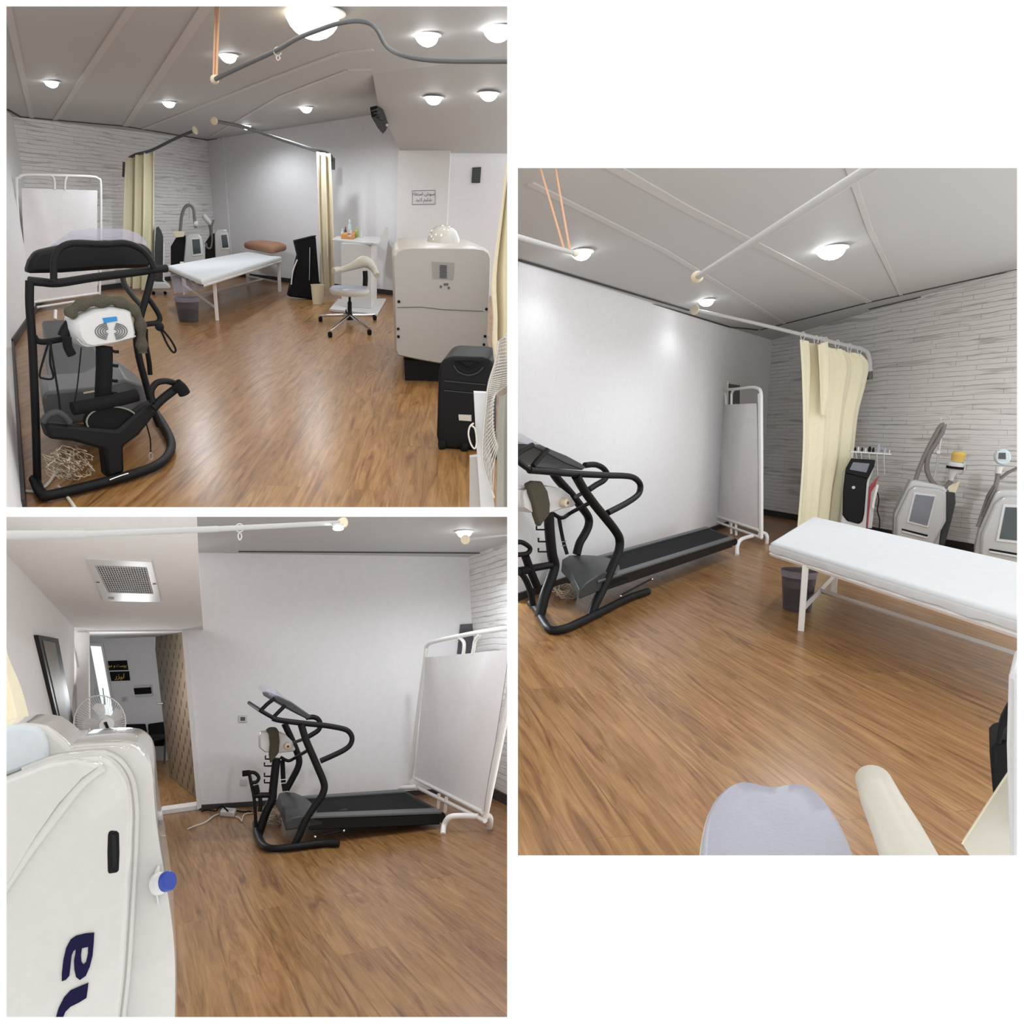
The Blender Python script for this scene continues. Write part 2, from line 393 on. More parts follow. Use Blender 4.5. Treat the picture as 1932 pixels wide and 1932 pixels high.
# ---- room B (view to the doorway)
R = RB
b0, b1, b2 = R.F(125, 1546), R.F(375, 1528), R.F(905, 1492)
B_back = vpl(b1, b2)
u = (b2-b1).normalized(); b0 = b1-u*((b1-R.F(133, 1540)).length)
doorL, doorR = R.hit(B_back, 165, 1540), R.hit(B_back, 372, 1527)
doorL.z = doorR.z = 0
DT = rise(doorR, 1189)
B_ceil = pl3(R.hit(B_back, 380, 1043), R.hit(B_back, 880, 1051), R.F(500, 968, rise(b1, 1043)))
hc = R.hit(B_back, 380, 1043).z
floorp([(-80, 1425), (966, 1400), (966, 1990), (-80, 1990)], (230, 1235))
panel('wall_back', B_back, [(343, 1188), (343, 1030), (906, 1036), (906, 1491), (372, 1528)], WALLM)
panel('wall_back', B_back, [(100, 1560), (100, 1180), (343, 1180), (343, 1191), (166, 1191), (168, 1550)], WALLM)
panel('ceiling', B_ceil, [(340, 969), (966, 969), (966, 1075), (340, 1075)], CEILM)
b3 = R.F(990, 1535)                              # stone wall at the right edge
wall('wall_right', b2, b3, 3.2, STONEM, uv=True)
baseboard('baseboard_right', b2, b3, .10); baseboard('baseboard_back', doorR+u*.02, b2, .05)
bl = R.F(-90, 1900)
lf = b0
B_left = vpl(lf, bl)
panel('wall_left', B_left, [(140, 1150), (140, 1560), (-90, 1930), (-90, 972), (0, 972)], WALLW)
B_bulk = pl3(R.hit(B_back, 130, 1190), R.hit(B_back, 383, 1188), R.hit(B_left, 12, 1045))
panel('ceiling_slope', B_bulk, [(-60, 970), (371, 970), (374, 1043), (383, 1188), (118, 1190), (60, 1110), (-60, 1000)], WALLW, th=.004)
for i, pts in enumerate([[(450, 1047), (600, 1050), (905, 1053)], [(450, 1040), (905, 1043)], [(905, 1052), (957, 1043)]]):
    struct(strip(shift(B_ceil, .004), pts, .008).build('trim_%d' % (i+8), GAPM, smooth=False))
# ---- room C (view to the stone wall)
R = RC
c0, c1, c2, c3 = R.F(968, 1136), R.F(1372, 992), R.F(1436, 970), R.F(1990, 1068)
hC = rise(c2, 622)
floorp([(968, 955), (2010, 935), (2010, 1700), (968, 1700)], (640, 800))
C_left, C_mid, C_brick = vpl(c0, c1), vpl(c1, c2), vpl(c2, c3)
C_ceil = pl3(R.hit(C_left, 980, 492), R.hit(C_left, 1372, 616), R.hit(C_brick, 1915, 507))
wall('wall_left', c0, c1, 3.4, WALLM); wall('wall_corner', c1, c2, 3.4, WALLM); wall('wall_back', c2, c3, 3.4, STONEM, uv=True)
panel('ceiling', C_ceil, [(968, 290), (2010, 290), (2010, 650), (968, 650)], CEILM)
baseboard('baseboard_left', c0, c1, .07); baseboard('baseboard_back', c2, c3, .1)
for i, (pts, w) in enumerate([([(1150, 310), (1290, 390), (1640, 570)], .035), ([(1000, 345), (1250, 470), (1480, 610)], .022), ([(1600, 310), (1640, 430), (1700, 556)], .02)]):
    struct(strip(C_ceil, pts, w).build('trim_%d' % (i+11), SEAMM, smooth=False))
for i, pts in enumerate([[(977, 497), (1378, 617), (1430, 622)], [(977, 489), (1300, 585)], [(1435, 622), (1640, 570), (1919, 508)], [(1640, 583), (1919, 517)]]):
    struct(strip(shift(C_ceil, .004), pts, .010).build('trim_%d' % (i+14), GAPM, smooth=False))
# ---- lamps
LB = 'small round spotlight in the ceiling, '
R = RA
for px, py, r, lb in [(96, 153, 11, 'at the far left above the folding screen'), (430, 103, 14, 'beside the hanging strings'), (318, 192, 10, 'above the yellow curtain by the stone wall'),
        (577, 202, 10, 'nearest the plain wall before the slope'), (464, 236, 8, 'behind the far curtain rod')]:
    downlight('ceiling_spotlight', A_ceil, px, py, r, LB+lb, power={96: 16, 430: 12, 318: 75, 577: 60, 464: 36}[px], group='spotlights in the panelled ceiling')
for px, py, r, lb in [(805, 65, 20, 'larger round spotlight just above the flat end of the wavy rod'), (938, 52, 24, 'largest white round spotlight, at the upper right corner of the corner view')]:
    near = min((A_ceil, A_sof), key=lambda q: R.depth(R.hit(q, px, py)))
    downlight('ceiling_spotlight', near, px, py, r, lb, power=7, group='large spotlights above the wavy rod')
for px, py, r, lb in [(818, 183, 14, 'low one over the white cabin machine'), (922, 175, 15, 'low one over the recess')]:
    downlight('slope_spotlight', A_sof, px, py, r, 'round spotlight in the sloping ceiling, '+lb, group='spotlights in the sloping ceiling')
downlight('warm_ceiling_lamp', A_ceil, 588, 22, 46, 'big warm glowing ceiling lamp at the top of the corner view', LAMPY, power=40, col=(1, .86, .68), group=None)
R = RB
downlight('ceiling_spotlight', B_ceil, 876, 1002, 13, 'bright spotlight in the ceiling above the folding screen, beside a round cap', power=38, group=None)
for px, w in ((560, 'left'), (740, 'right')):
    downlight('ceiling_spotlight', B_ceil, px, 963, 2.5, 'ceiling spotlight just above the top edge of the doorway view, %s of two' % w, power=33, group='spotlights above the doorway view')
R = RC
PW = {1096: 5, 1567: 70, 1332: 6}
for px, py, r, lb in [(1096, 474, 17, 'beside the two orange strings'), (1567, 468, 22, 'largest one, right of the thick rod'), (1332, 566, 12, 'smallest one, near the corner')]:
    downlight('ceiling_spotlight', C_ceil, px, py, r, 'bright round ceiling spotlight over the massage bed view, '+lb, power=PW[px], group='spotlights over the treadmill and bed')

R = RC
downlight('ceiling_spotlight', C_ceil, 1960, 545, 8, 'added unseen spotlight beyond the right border of the bed view, brightening the stone wall', power=520, group=None)  # extra lamp added out of view to brighten the stone wall
R = RA
downlight('ceiling_spotlight', A_ceil, -35, 175, 8, 'added unseen spotlight beyond the left border of the corner view', power=70, group=None)  # unseen lamp added to lift the brightness of the far walls
# ------------------------------------------------------------------ shared object builders
def upright(px, py, yaw=0.0, z=0.0):
    """Upright plane standing on the floor under a pixel, facing the camera (turned by yaw degrees)."""
    b = R.F(px, py, z); d = R.O-b; d.z = 0; d.normalize(); a = math.radians(yaw)
    n = V((d.x*math.cos(a)-d.y*math.sin(a), d.x*math.sin(a)+d.y*math.cos(a), 0)); return (b, n)
def back(pl, d): return shift(pl, -d)
def arc(cx, cy, rx, ry=None, a0=0, a1=360, n=24):
    ry = rx if ry is None else ry
    return [(cx+rx*math.cos(math.radians(a0+(a1-a0)*k/n)), cy-ry*math.sin(math.radians(a0+(a1-a0)*k/n))) for k in range(n+1 if (a1-a0) % 360 else n)]
def rrect(x0, y0, x1, y1, r, n=4):
    o = []
    for cx, cy, a in ((x1-r, y0+r, 90), (x1-r, y1-r, 0), (x0+r, y1-r, -90), (x0+r, y0+r, -180)):
        o += [(cx+r*math.cos(math.radians(a-90*k/n)), cy-r*math.sin(math.radians(a-90*k/n))) for k in range(n+1)]
    return o
def slab(name, pl, pix, depth, m, parent=None, bevel=0, **k):       # outline on a plane, given its own thickness away from the viewer
    return MB().prism(HT(pl, pix), -tocam(pl)*depth).build(name, m, parent, bevel=bevel, **k)
def rod(name, pl, pix, pr, m, parent=None, smooth=4, seg=12, closed=False):
    p = HT(pl, pix); r = R.m(p[0], pr)
    return MB().tube(sm(p, smooth, closed) if smooth else p, r, seg, closed=closed).build(name, m, parent)
def drape(left, right, pl, m, nf=5, amp=.05, n=36, rows=14, name='curtain', parent=None, ph=0, th=.004):
    """Hanging cloth between two edge polylines (points), folded along the plane's normal."""
    nn = tocam(pl); L = sm(left, rows//max(1, len(left)-1)+1); Q = sm(right, rows//max(1, len(right)-1)+1)
    k = min(len(L), len(Q)); L = [L[int(i*(len(L)-1)/(k-1))] for i in range(k)]; Q = [Q[int(i*(len(Q)-1)/(k-1))] for i in range(k)]
    def g(off):
        rows_ = []
        for i in range(k):
            r = []
            for j in range(n+1):
                t = j/n; s_ = i/(k-1)
                a = amp*(.75+.5*s_)*(math.sin(nf*2*math.pi*t+ph+.5*math.sin(3*s_))+.35*math.sin(nf*4.7*math.pi*t+1.3+ph))
                r.append(L[i].lerp(Q[i], t)+nn*(a+off))
            rows_.append(r)
        return rows_
    f, b = g(0), g(-th); mb = MB()
    for G in (f, b):
        mb.add([p for r in G for p in r], [(i*(n+1)+j, i*(n+1)+j+1, (i+1)*(n+1)+j+1, (i+1)*(n+1)+j) for i in range(k-1) for j in range(n)])
    return mb.build(name, m, parent, recalc=False)
def cloth4(c, nn, m, name, parent, amp=.012, n=18, th=.006, sag=.02):
    """Stretched panel over four corners (tl, tr, br, bl) with slight swags."""
    mb = MB()
    def P(i, j, o):
        u, v = i/n, j/n; p = c[0].lerp(c[1], u).lerp(c[3].lerp(c[2], u), v)
        w = math.exp(-((abs(u-.5)*2-(1-v)*.75)**2)*22)*(1-v)*1.2+.35*noise.noise(V((u*3, v*3, 2.2)))
        return p+nn*(amp*w+o)
    for o in (0, -th):
        mb.add([P(i, j, o) for j in range(n+1) for i in range(n+1)], [(j*(n+1)+i, j*(n+1)+i+1, (j+1)*(n+1)+i+1, (j+1)*(n+1)+i) for j in range(n) for i in range(n)])
    return mb.build(name, m, parent, recalc=False)
def legs_up(name, px, py, ztop, pr, m, parent, square=True):
    b = R.F(px, py); r = R.m(b, pr)
    if square:
        return MB().box(b+V((0, 0, ztop/2)), (r, 0, 0), (0, r, 0), (0, 0, ztop/2)).build(name, m, parent, bevel=.003)
    return MB().tube([b, b+V((0, 0, ztop))], r).build(name, m, parent)
def bar(name, a, b, r, m, parent, seg=4): return MB().tube([a, b], r, seg).build(name, m, parent)
def scr_text(body, pl, px, py, size_px, m, parent, name='lettering', rot=0, depth=.001, lift=.002, wide=1.0, align='CENTER'):
    """Real raised lettering lying on a plane at a pixel."""
    cu = bpy.data.curves.new(name, 'FONT'); cu.body = body; cu.align_x = align; cu.align_y = 'CENTER'
    p = R.hit(pl, px, py); n = tocam(pl); x = R.hit(pl, px+4, py)-p; x = (x-n*x.dot(n)).normalized(); y = n.cross(x)
    cu.size = R.m(p, size_px); cu.extrude = depth; cu.materials.append(m)
    o = bpy.data.objects.new(name, cu); COL.objects.link(o); o.parent = parent
    a = math.radians(rot); X = x*math.cos(a)+y*math.sin(a); Y = n.cross(X)
    root = parent
    while root.parent is not None: root = root.parent
    M = Matrix((X*wide, Y, n)).transposed().to_4x4(); M.translation = p+n*lift-V(root['_loc'])
    o.parent = None
    bpy.context.view_layer.update()
    me = bpy.data.meshes.new_from_object(o.evaluated_get(bpy.context.evaluated_depsgraph_get())); bpy.data.objects.remove(o)
    o = bpy.data.objects.new(name, me); COL.objects.link(o); o.parent = parent
    if not me.materials: me.materials.append(m)
    o.matrix_local = M
    return o
def flange(pl, px, py, r, n, th=.02): # round end cap
    p = R.hit(pl, px, py); return MB().lathe(p-V(n)*th, [(R.m(p, r)*.9, 0), (R.m(p, r), th*.3), (R.m(p, r), th*1.4), (R.m(p, r)*.7, th*2)], 20, n)
def tread_side(z, N, Fa, S, label, group=None, xmin=None):
    """Folding treadmill seen from its side; N and Fa are the planes of the near and far side frames."""
    Mid = ((N[0]+Fa[0])/2, N[1]); n = tocam(N); W = abs((Fa[0]-N[0]).dot(N[1])); side = -n
    def h(pl, k): return HT(pl, z(*S[k]))
    base = R.hit(N, *z(S['base_n'][1])[0]); t = thing('treadmill', label, 'treadmill', (base.x, base.y, 0), group)
    def tb(nm, pts, r, m=BLACK, k=4, seg=12): return MB().tube(sm(pts, k), r, seg).build(nm, m, t)
    u1 = R.m(h(N, 'up_n')[0], 1)/S['sc']
    tb('upright', h(N, 'up_n'), u1*S.get('rup', 36)); tb('upright', h(Fa, 'up_f'), u1*S.get('rup', 36)*1.05)
    tb('handrail', h(N, 'rail_n'), u1*27); tb('handrail', h(Fa, 'rail_f'), u1*29)
    for k in S['arms']: tb('console_bracket', HT(N, z(*k)), u1*20)
    a = HT(N, z(S['arms'][0][0]))[0]; tb('console_bracket', [a, a+side*W*.5, a+side*W], u1*20)
    cp = h(N, 'console'); MB().prism([p+side*W*.06 for p in cp], side*W*.88).build('console', GREY, t, bevel=.01)
    vp = h(N, 'visor'); MB().prism([p+side*W*.15 for p in vp], side*W*.7).build('console_visor', CLEAR, t)
    for (a, b) in S['cross']: tb('crossbar', [R.hit(N, *z(a)[0])]+[R.hit(Mid, *z(q)[0]) for q in b], u1*17)
    for (a, b) in S.get('cross_f', []): tb('crossbar', [R.hit(Mid, *z(a)[0]), R.hit(Fa, *z(b)[0])], u1*17)
    # floor frame, deck, belt, motor hood
    bn = [R.F(*q, z=.035) for q in z(*S['base_n'])]; MB().tube(sm(bn, 4), u1*34, 12).build('base_frame', BLACK, t)
    c = [R.hit(N, *z(S['deck'][0])[0]), R.hit(N, *z(S['deck'][1])[0]), R.hit(Fa, *z(S['deck'][2])[0]), R.hit(Fa, *z(S['deck'][3])[0])]
    def Q(u, v, dz=0): return c[0].lerp(c[1], u).lerp(c[3].lerp(c[2], u), v)+V((0, 0, dz))
    th = S.get('deck_h', .10)
    MB().prism([Q(0, 0), Q(1, 0), Q(1, 1), Q(0, 1)], (0, 0, -th)).build('deck', BLACK, t, bevel=.008)
    MB().prism([Q(-.02, .13, .003), Q(1.0, .13, .003), Q(1.0, .9, .003), Q(-.02, .9, .003)], (0, 0, .006)).build('running_belt', BLACK2, t)
    for v0, v1 in ((-.02, .13), (.9, 1.02)): MB().prism([Q(-.02, v0, .002), Q(1.01, v0, .002), Q(1.01, v1, .002), Q(-.02, v1, .002)], (0, 0, .022)).build('side_rail', GREY2, t, bevel=.006)
    MB().tube([Q(1.01, .0, -.03), Q(1.01, 1, -.03)], .045, 12).build('rear_roller_cap', BLACK, t)
    e = R.m(Q(1, 0), 1)
    if S.get('mark'): scr_text('TREADMILL', N, *z(S['mark'])[0], 5, WPLA, t, 'side_lettering', wide=1)
    MB().loft([h(N, 'hood_n'), [p.lerp(q, .5)+V((0, 0, .03)) for p, q in zip(h(N, 'hood_n'), h(Fa, 'hood_f'))], h(Fa, 'hood_f')]).build('motor_hood', GREY, t, bevel=.012)
    st = HT(N, z(*S['strut'])); MB().tube(st, .008, 8).build('gas_strut', CHROME if False else BLACK, t)
    for q in (st[0], st[-1]): MB().ball(q+n*.01, .012).build('strut_bolt', CHROME, t)
    # massager column with motor housing, fur belt, knob, strap
    tb('massager_post', h(Mid, 'post'), u1*44)
    for q in S['hooks']: p = R.hit(Mid, *z(q)[0]); MB().tube([R.hit(Mid, *z((q[0]+55, q[1]))[0]), p, p+(R.hit(Mid, z(q)[0][0]-3, z(q)[0][1])-p)*2.6, p+(R.hit(Mid, z(q)[0][0]-3, z(q)[0][1])-p)*2.6+V((0, 0, .03))], .007, 8).build('cable_hook', BLACK2, t)
    hp = h(Mid, 'house'); hw = .12
    hc_ = sum(hp, V((0, 0, 0)))/len(hp); MB().loft([[hc_+(q-hc_)*k_+n*hw*s for q in HT(shift(Mid, hw*max(s, 0)), z(*S['house']))] if s <= 0 else [hc_+n*hw*s+(q-hc_-n*hw*s)*k_ for q in HT(shift(Mid, hw*s), z(*S['house']))] for s, k_ in ((-1, .85), (-.8, 1), (.8, 1), (1, .93))]).build('massager_housing', WPLA, t)
    fp = HT(shift(Mid, hw+.03), z(*S['fur'])); MB().prism(fp, -n*.05).build('massage_belt', FUR, t, bevel=.015)
    kp = R.hit(shift(Mid, hw), *z(*S['knob'])[0]); kn = MB().lathe(kp, [(u1*36, 0), (u1*40, .02), (u1*34, .045), (u1*14, .05), (u1*12, .056)], 20, n).build('speed_knob', CREAMP, t)
    MB().lathe(kp+n*.05, [(u1*12, 0), (u1*12, .008)], 12, n).build('knob_centre', GREY, kn)
    sp = h(Mid, 'strap'); MB().ribbon(sp, N[1].cross(V((0, 0, 1))), u1*25).build('strap', BLACK2, t)
    bk = z(*S['buckle'])[0]; pb = R.hit(shift(Mid, .01), *bk); ex = N[1].cross(V((0, 0, 1)))*u1*36
    for dz in (-1, 1): MB().box(pb+V((0, 0, dz*u1*18)), ex, n*.004, V((0, 0, u1*4))).build('strap_buckle', CHROME, t)
    # stepper handlebar at the front
    for k in S['bars']: MB().tube(sm(HT(Mid, z(*k[0])), 5), u1*k[1], 10).build('stepper_handle', BLACK, t)
    for k in S.get('grips', []): MB().tube(HT(Mid, z(*k[0])), u1*k[1], 12).build('grip', BLACK2, t)
    # tangle of thin wires beneath
    random.seed(3); cx, cy = z(S['wires'][0])[0]; rr = S['wires'][1]/S['sc']
    mb = MB()
    for k in range(10):
        pts = []
        for j in range(9):
            a = j*.9+k; q = R.F(cx+rr*math.cos(a)*random.uniform(.4, 1), cy+rr*.35*math.sin(a)*random.uniform(.4, 1)); pts.append(q+V((0, 0, random.uniform(.012, .10))))
        mb.tube(sm(pts, 4), .005, 6)
    tag(mb.build('tangled_wires', BEIGECORD), 'tangle of thin wires lying inside the floor frame of the %s' % S['where'], 'wires', kind='stuff')
    return t
def folding_screen(pl, z, S, label):
    n = tocam(pl); b = R.hit(pl, *z(S['frame'][0])[0]); t = thing('folding_screen', label, 'folding screen', (b.x, b.y, 0))
    r = R.m(b, S.get('r', 3))
    for k, fr in enumerate([S['frame']]+S.get('frame2', [])):
        MB().tube(sm(HT(back(pl, .03*k), z(*fr)), 3), r, 10).build('frame', WMET, t)
    for k in S['bars']: MB().tube(HT(pl, z(*k)), r*.9, 10).build('crossbar', WMET, t)
    for k in S['stubs']: MB().tube(sm(HT(pl, z(*k)), 4), r*.8, 10).build('support_tube', WMET, t)
    c = HT(shift(pl, .0), z(*S['cloth'])); cloth4(c, n, CLOTH, 'cloth_panel', t, amp=.03)
    for k in S['feet']:
        pts = [R.F(*z((x, y))[0], z=zz) for x, y, zz in k]; MB().tube(sm(pts, 5), r*1.15, 10).build('foot', WMET, t)
    return t
def massage_bed(top, zt, thick, legs, pr, label, pil=None):
    """top: four pixels (end far, end near, other near, other far) at height zt; legs: four floor pixels."""
    c = FT(top, zt); cen = sum(c, V((0, 0, 0)))/4
    t = thing('massage_bed', label, 'massage bed', (cen.x, cen.y, 0))
    def ring(s, z): return [V((cen.x+(p.x-cen.x)*s, cen.y+(p.y-cen.y)*s, z)) for p in c]
    MB().prism(ring(1, zt-thick), (0, 0, thick)).build('mattress', SHEET, t, bevel=.035, seg=4)
    fr = ring(.975, zt-thick-.02)
    b = MB(); b.tube(fr, .022, 6, closed=True); b.build('bed_frame', WMET, t)
    MB().prism(ring(.96, zt-thick-.03), (0, 0, .03)).build('bed_board', WPLA, t)
    B = [R.F(*q) for q in legs]; zl = zt-thick-.02
    for q in B:
        r = R.m(q, pr); MB().box(q+V((0, 0, zl/2)), (r, 0, 0), (0, r, 0), (0, 0, zl/2)).build('leg', WMET, t, bevel=.004)
    r = R.m(B[0], pr)*.8; zs = .17
    e0, e1 = (B[0]+V((0, 0, zs)), B[1]+V((0, 0, zs))), (B[2]+V((0, 0, zs)), B[3]+V((0, 0, zs)))
    for a, b_ in (e0, e1, (e0[0].lerp(e0[1], .5), e1[0].lerp(e1[1], .5))): MB().tube([a, b_], r, 4).build('stretcher', WMET, t)
    # thin paper sheet hanging a little over both long sides
    mb = MB()
    for i in range(4):
        a, b_ = c[i], c[(i+1) % 4]; out = ((a+b_)/2-cen); out.z = 0; out.normalize(); n_ = 26; vs = []
        for j in range(n_+1):
            w = .012*math.sin(j*1.7)+.008*math.sin(j*3.1)
            q = a.lerp(b_, j/n_)
            vs += [q+out*.003+V((0, 0, -.03)), q+out*.012+V((0, 0, -thick*.5)), q+out*(.010+w*.6)+V((0, 0, -thick*.92-abs(w)*.7))]
        mb.add(vs, [(3*j+k, 3*j+3+k, 3*j+4+k, 3*j+1+k) for j in range(n_) for k in range(2)])
    mb.build('sheet_edge', SHEET, t, recalc=False)
    return t
def bin_(px, py, r, hpx, label, m=None, liner=True):
    b = R.F(px, py); rr = R.m(b, r); h = rise(b, py-hpx); t = thing('waste_bin', label, 'bin', b)
    MB().lathe(b, [(rr*.80, 0), (rr, h), (rr*1.03, h), (rr*1.03, h-.015), (rr*.97, h-.01), (rr*.78, .012)], 28).build('bin_body', m or SMOKE, t)
    if liner:
        MB().lathe(b+V((0, 0, h)), [(rr*1.05, -.05), (rr*1.05, .004), (rr*.97, .004), (rr*.9, -.14)], 28).build('bin_liner', CLEAR, t)
        MB().lathe(b, [(rr*.7, .012), (rr*.74, h*.35), (rr*.3, h*.5)], 20).build('bin_bag', BLACK2, t)
    return t
# ================================================================== ROOM A OBJECTS
R = RA
a1_, a2_, a3_, a4_, a5_, a6_, a7_, a8_ = crop(0, 400, 5.084), crop(0, 660, 5.084), crop(220, 360, 5.682), crop(530, 390, 7.43), crop(720, 280, 5.368), crop(720, 620, 5.52), crop(0, 0, 3.715), crop(380, 0, 3.275)
I = lambda *p: list(p)
# folding screen behind the treadmill
SA = vpl(R.F(46, 590), R.F(188, 577))
folding_screen(SA, I, dict(frame=[(44, 590), (38, 480), (31, 350), (35, 336), (50, 330), (110, 331), (172, 333), (186, 338), (190, 352), (190, 470), (187, 577)],
    bars=[[(43, 584), (187, 562)], [(45, 573), (187, 553)]], stubs=[[(95, 331), (102, 338), (103, 357)], [(127, 332), (123, 340), (122, 358)]],
    cloth=[(40, 355), (183, 359), (184, 552), (50, 572)], feet=[[(104, 603, .0), (105, 586, .1)], [(123, 598, .0), (123, 584, .1)]], r=2.6),
    'white cloth folding screen standing at the left wall behind the treadmill in the corner view')
# curtain rods
z = 2.2
pr = hpl(2.32)
def curtain_rod(pl, pix, r, label, cap, m=WMET, bracket=None, n=(0, 1, 0)):
    p = HT(pl, pix); t = thing('curtain_rod', label, 'curtain rod', p[0])
    rs = [R.m(q, r) for q in sm(p, 4)]; MB().tube(sm(p, 4), rs, 12).build('rod_tube', m, t)
    d = (p[0]-p[1]).normalized(); rr = R.m(p[0], cap)
    MB().lathe(p[0]-d*.005, [(rr*.5, -.03), (rr*.9, -.01), (rr, 0), (rr, .012), (rr*.8, .018)], 20, d).build('end_flange', CREAMP, t)
    if bracket: MB().tube(HT(pl, bracket) if not isinstance(bracket[0], V) else bracket, R.m(p[-1], r*1.3), 10).build('wall_bracket', GREY2, t)
    return t
def up_to(pl, p): return p
A_rod1 = pl3(R.F(405, 150, 2.35), R.F(830, 118, 2.35), R.F(600, 60, 2.36))
rt = curtain_rod(hpl(2.35), [(405, 150), (450, 128), (520, 96), (560, 73), (600, 57), (640, 44), (680, 40), (708, 52), (730, 88), (765, 106), (830, 115), (960, 116)], 4, 'wavy grey curtain rod under the sloping ceiling, hung from two strings', 8, GREY2)
w1 = curtain_rod(vpl(R.F(240, 547), R.F(372, 560)), [(368, 246), (330, 262), (285, 284), (255, 292), (241, 302), (236, 320)], 2.6, 'thin curtain rod carrying the yellow curtain by the stone wall', 7, GREY2, bracket=[(235, 306), (234, 334)])
w2 = curtain_rod(vpl(R.F(612, 556), R.F(470, 600)), [(404, 228), (465, 241), (530, 263), (590, 282), (618, 290), (627, 300), (628, 312)], 3.2, 'grey curtain rod carrying the cream curtain in the middle of the corner view', 7, GREY2, bracket=[(628, 298), (628, 320)])
for i, (x0, x1) in enumerate([(405, 403), (411, 408)]):
    a = R.F(x1, 150, 2.36); b_ = R.hit(A_ceil, x0+2, 2)
    tag(MB().tube([a, b_], .009, 6).build('hanging_string', STRING), 'thin orange string from the ceiling holding the wavy rod, %s' % ('the leftmost of two' if i == 0 else 'the rightmost of two'), 'string', 'strings holding the wavy rod')
def ring_hook(pl, px, py, r, label, drop=12, m=WIRE, g=None):
    c = R.hit(pl, px, py); t = thing('curtain_ring', label, 'curtain ring', c, g)
    MB().tube(HT(pl, arc(px, py, r, r*1.1, 20, 340, 16)), R.m(c, r*.18), 8).build('ring', m, t)
    MB().tube(sm(HT(pl, [(px+r*.3, py+r), (px-r*.4, py+r+drop*.4), (px, py+r+drop), (px+r*.6, py+r+drop*.6), (px+r*.3, py+r+drop*.2)]), 4), R.m(c, r*.16), 8).build('clip', m, t)
    return t
d0 = R.depth(R.F(520, 96, 2.35)); nrm = V((0, -1, 0)); ring_hook((R.F(520, 96, 2.35), nrm), 524, 97, 7, 'empty wire curtain ring dangling from the wavy rod', 10)
# curtains
cl = vpl(R.F(228, 548), R.F(292, 552))
tag(drape(HT(cl, [(238, 300), (236, 400), (234, 540)]), HT(cl, [(290, 283), (291, 420), (288, 549)]), cl, YELLOW, nf=3, amp=.07, name='curtain'),
    'pale yellow curtain gathered by the stone wall left of the small machines', 'curtain')
cl = vpl(R.F(600, 560), R.F(630, 558))
tag(drape(HT(cl, [(596, 286), (598, 400), (603, 546)]), HT(cl, [(624, 290), (628, 420), (629, 548)]), cl, CREAM, nf=2.5, amp=.06, name='curtain'),
    'narrow cream curtain hanging before the white console table', 'curtain')
cl = (R.D(925, 500, 4.2), nrm)
tag(drape(HT(cl, a5_((1262, 180), (1170, 800), (1095, 1350), (1110, 1700))+a6_((1135, 120), (1160, 330))), HT(cl, [(964, 300), (966, 420), (966, 560), (966, 640), (964, 680)]), cl, CREAM, nf=1.6, amp=.05, name='curtain'),
    'cream curtain cut off by the right edge of the corner view', 'curtain')
# small beauty machines by the stone wall
def tower_small():
    pl = upright(302, 556); t = thing('beauty_machine', 'slim black beauty machine on a white wheeled base beside the yellow curtain', 'beauty machine', pl[0])
    slab('body', back(pl, .05), a3_((405, 960), (410, 620), (425, 400), (450, 385), (480, 430), (500, 490), (500, 960)), .35, GREY, t, bevel=.01)
    slab('white_side', pl, a3_((495, 960), (500, 560), (512, 560), (514, 980)), .4, WPLA, t)
    slab('foot_plate', shift(pl, .1), a3_((370, 1040), (400, 985), (520, 985), (580, 1035), (570, 1050), (380, 1052)), .5, WPLA, t, bevel=.01)
    for x in (395, 520): p = R.hit(pl, *a3_((x, 1085))[0]); MB().ball(V((p.x, p.y, .03)), .03).build('wheel', BLACK2, t)
tower_small()
def silver_small(pl, O, scr, label, side, hose, hd):
    t = thing('slimming_machine', label, 'beauty machine', pl[0])
    slab('front_shell', pl, O, .12, SILV, t, bevel=.02)
    bz = slab('bezel', shift(pl, .012), [(scr[0][0]-3, scr[0][1]-3), (scr[1][0]+3, scr[1][1]-3), (scr[2][0]+3, scr[2][1]+4), (scr[3][0]-2, scr[3][1]+4)], .02, WPLA, t, bevel=.004)
    slab('display', shift(pl, .018), scr, .01, SCRD, bz)
    slab('rear_case', back(pl, .12), side, .25, BLACK, t, bevel=.015)
    MB().tube(sm(HT(back(pl, .2), hose), 5), .028, 8).build('hose', HOSE, t)
    pr_ = HT(back(pl, .2), hd); MB().tube(pr_, [.05, .06, .045][:len(pr_)], 10).build('handpiece', WPLA, t)
    return t
pl = upright(370, 545)
t = silver_small(pl, a3_((735, 900), (720, 760), (745, 480), (780, 462), (880, 465), (915, 500), (950, 700), (950, 900)), a3_((808, 522), (890, 518), (905, 668), (822, 680)),
    'silver slimming machine with hose arch behind the bed, middle of the three machines', a3_((580, 900), (580, 600), (640, 500), (740, 480), (740, 900)),
    a3_((650, 560), (680, 440), (700, 260), (740, 170), (790, 155), (825, 200), (835, 290), (850, 400)), a3_((830, 350), (870, 360)))
MB().tube(HT(back(pl, .2), a3_((778, 110), (780, 300))), .01, 6).build('hanger_wire', WIRE, t)
slab('paper_note', shift(pl, .05), a3_((600, 430), (730, 435), (720, 490), (640, 500)), .01, CREAMP, t)
pl = upright(425, 531)
t = silver_small(pl, a3_((1062, 860), (1050, 450), (1080, 415), (1180, 415), (1200, 480), (1220, 620), (1215, 860)), a3_((1120, 475), (1180, 470), (1200, 605), (1135, 612)),
    'silver slimming machine nearest the corner of the walls, behind the bed head', a3_((950, 860), (950, 560), (1000, 480), (1060, 450), (1060, 860)),
    a3_((1000, 560), (1010, 480), (1000, 380), (960, 300), (940, 270)), a3_((930, 260), (960, 300), (1010, 360)))
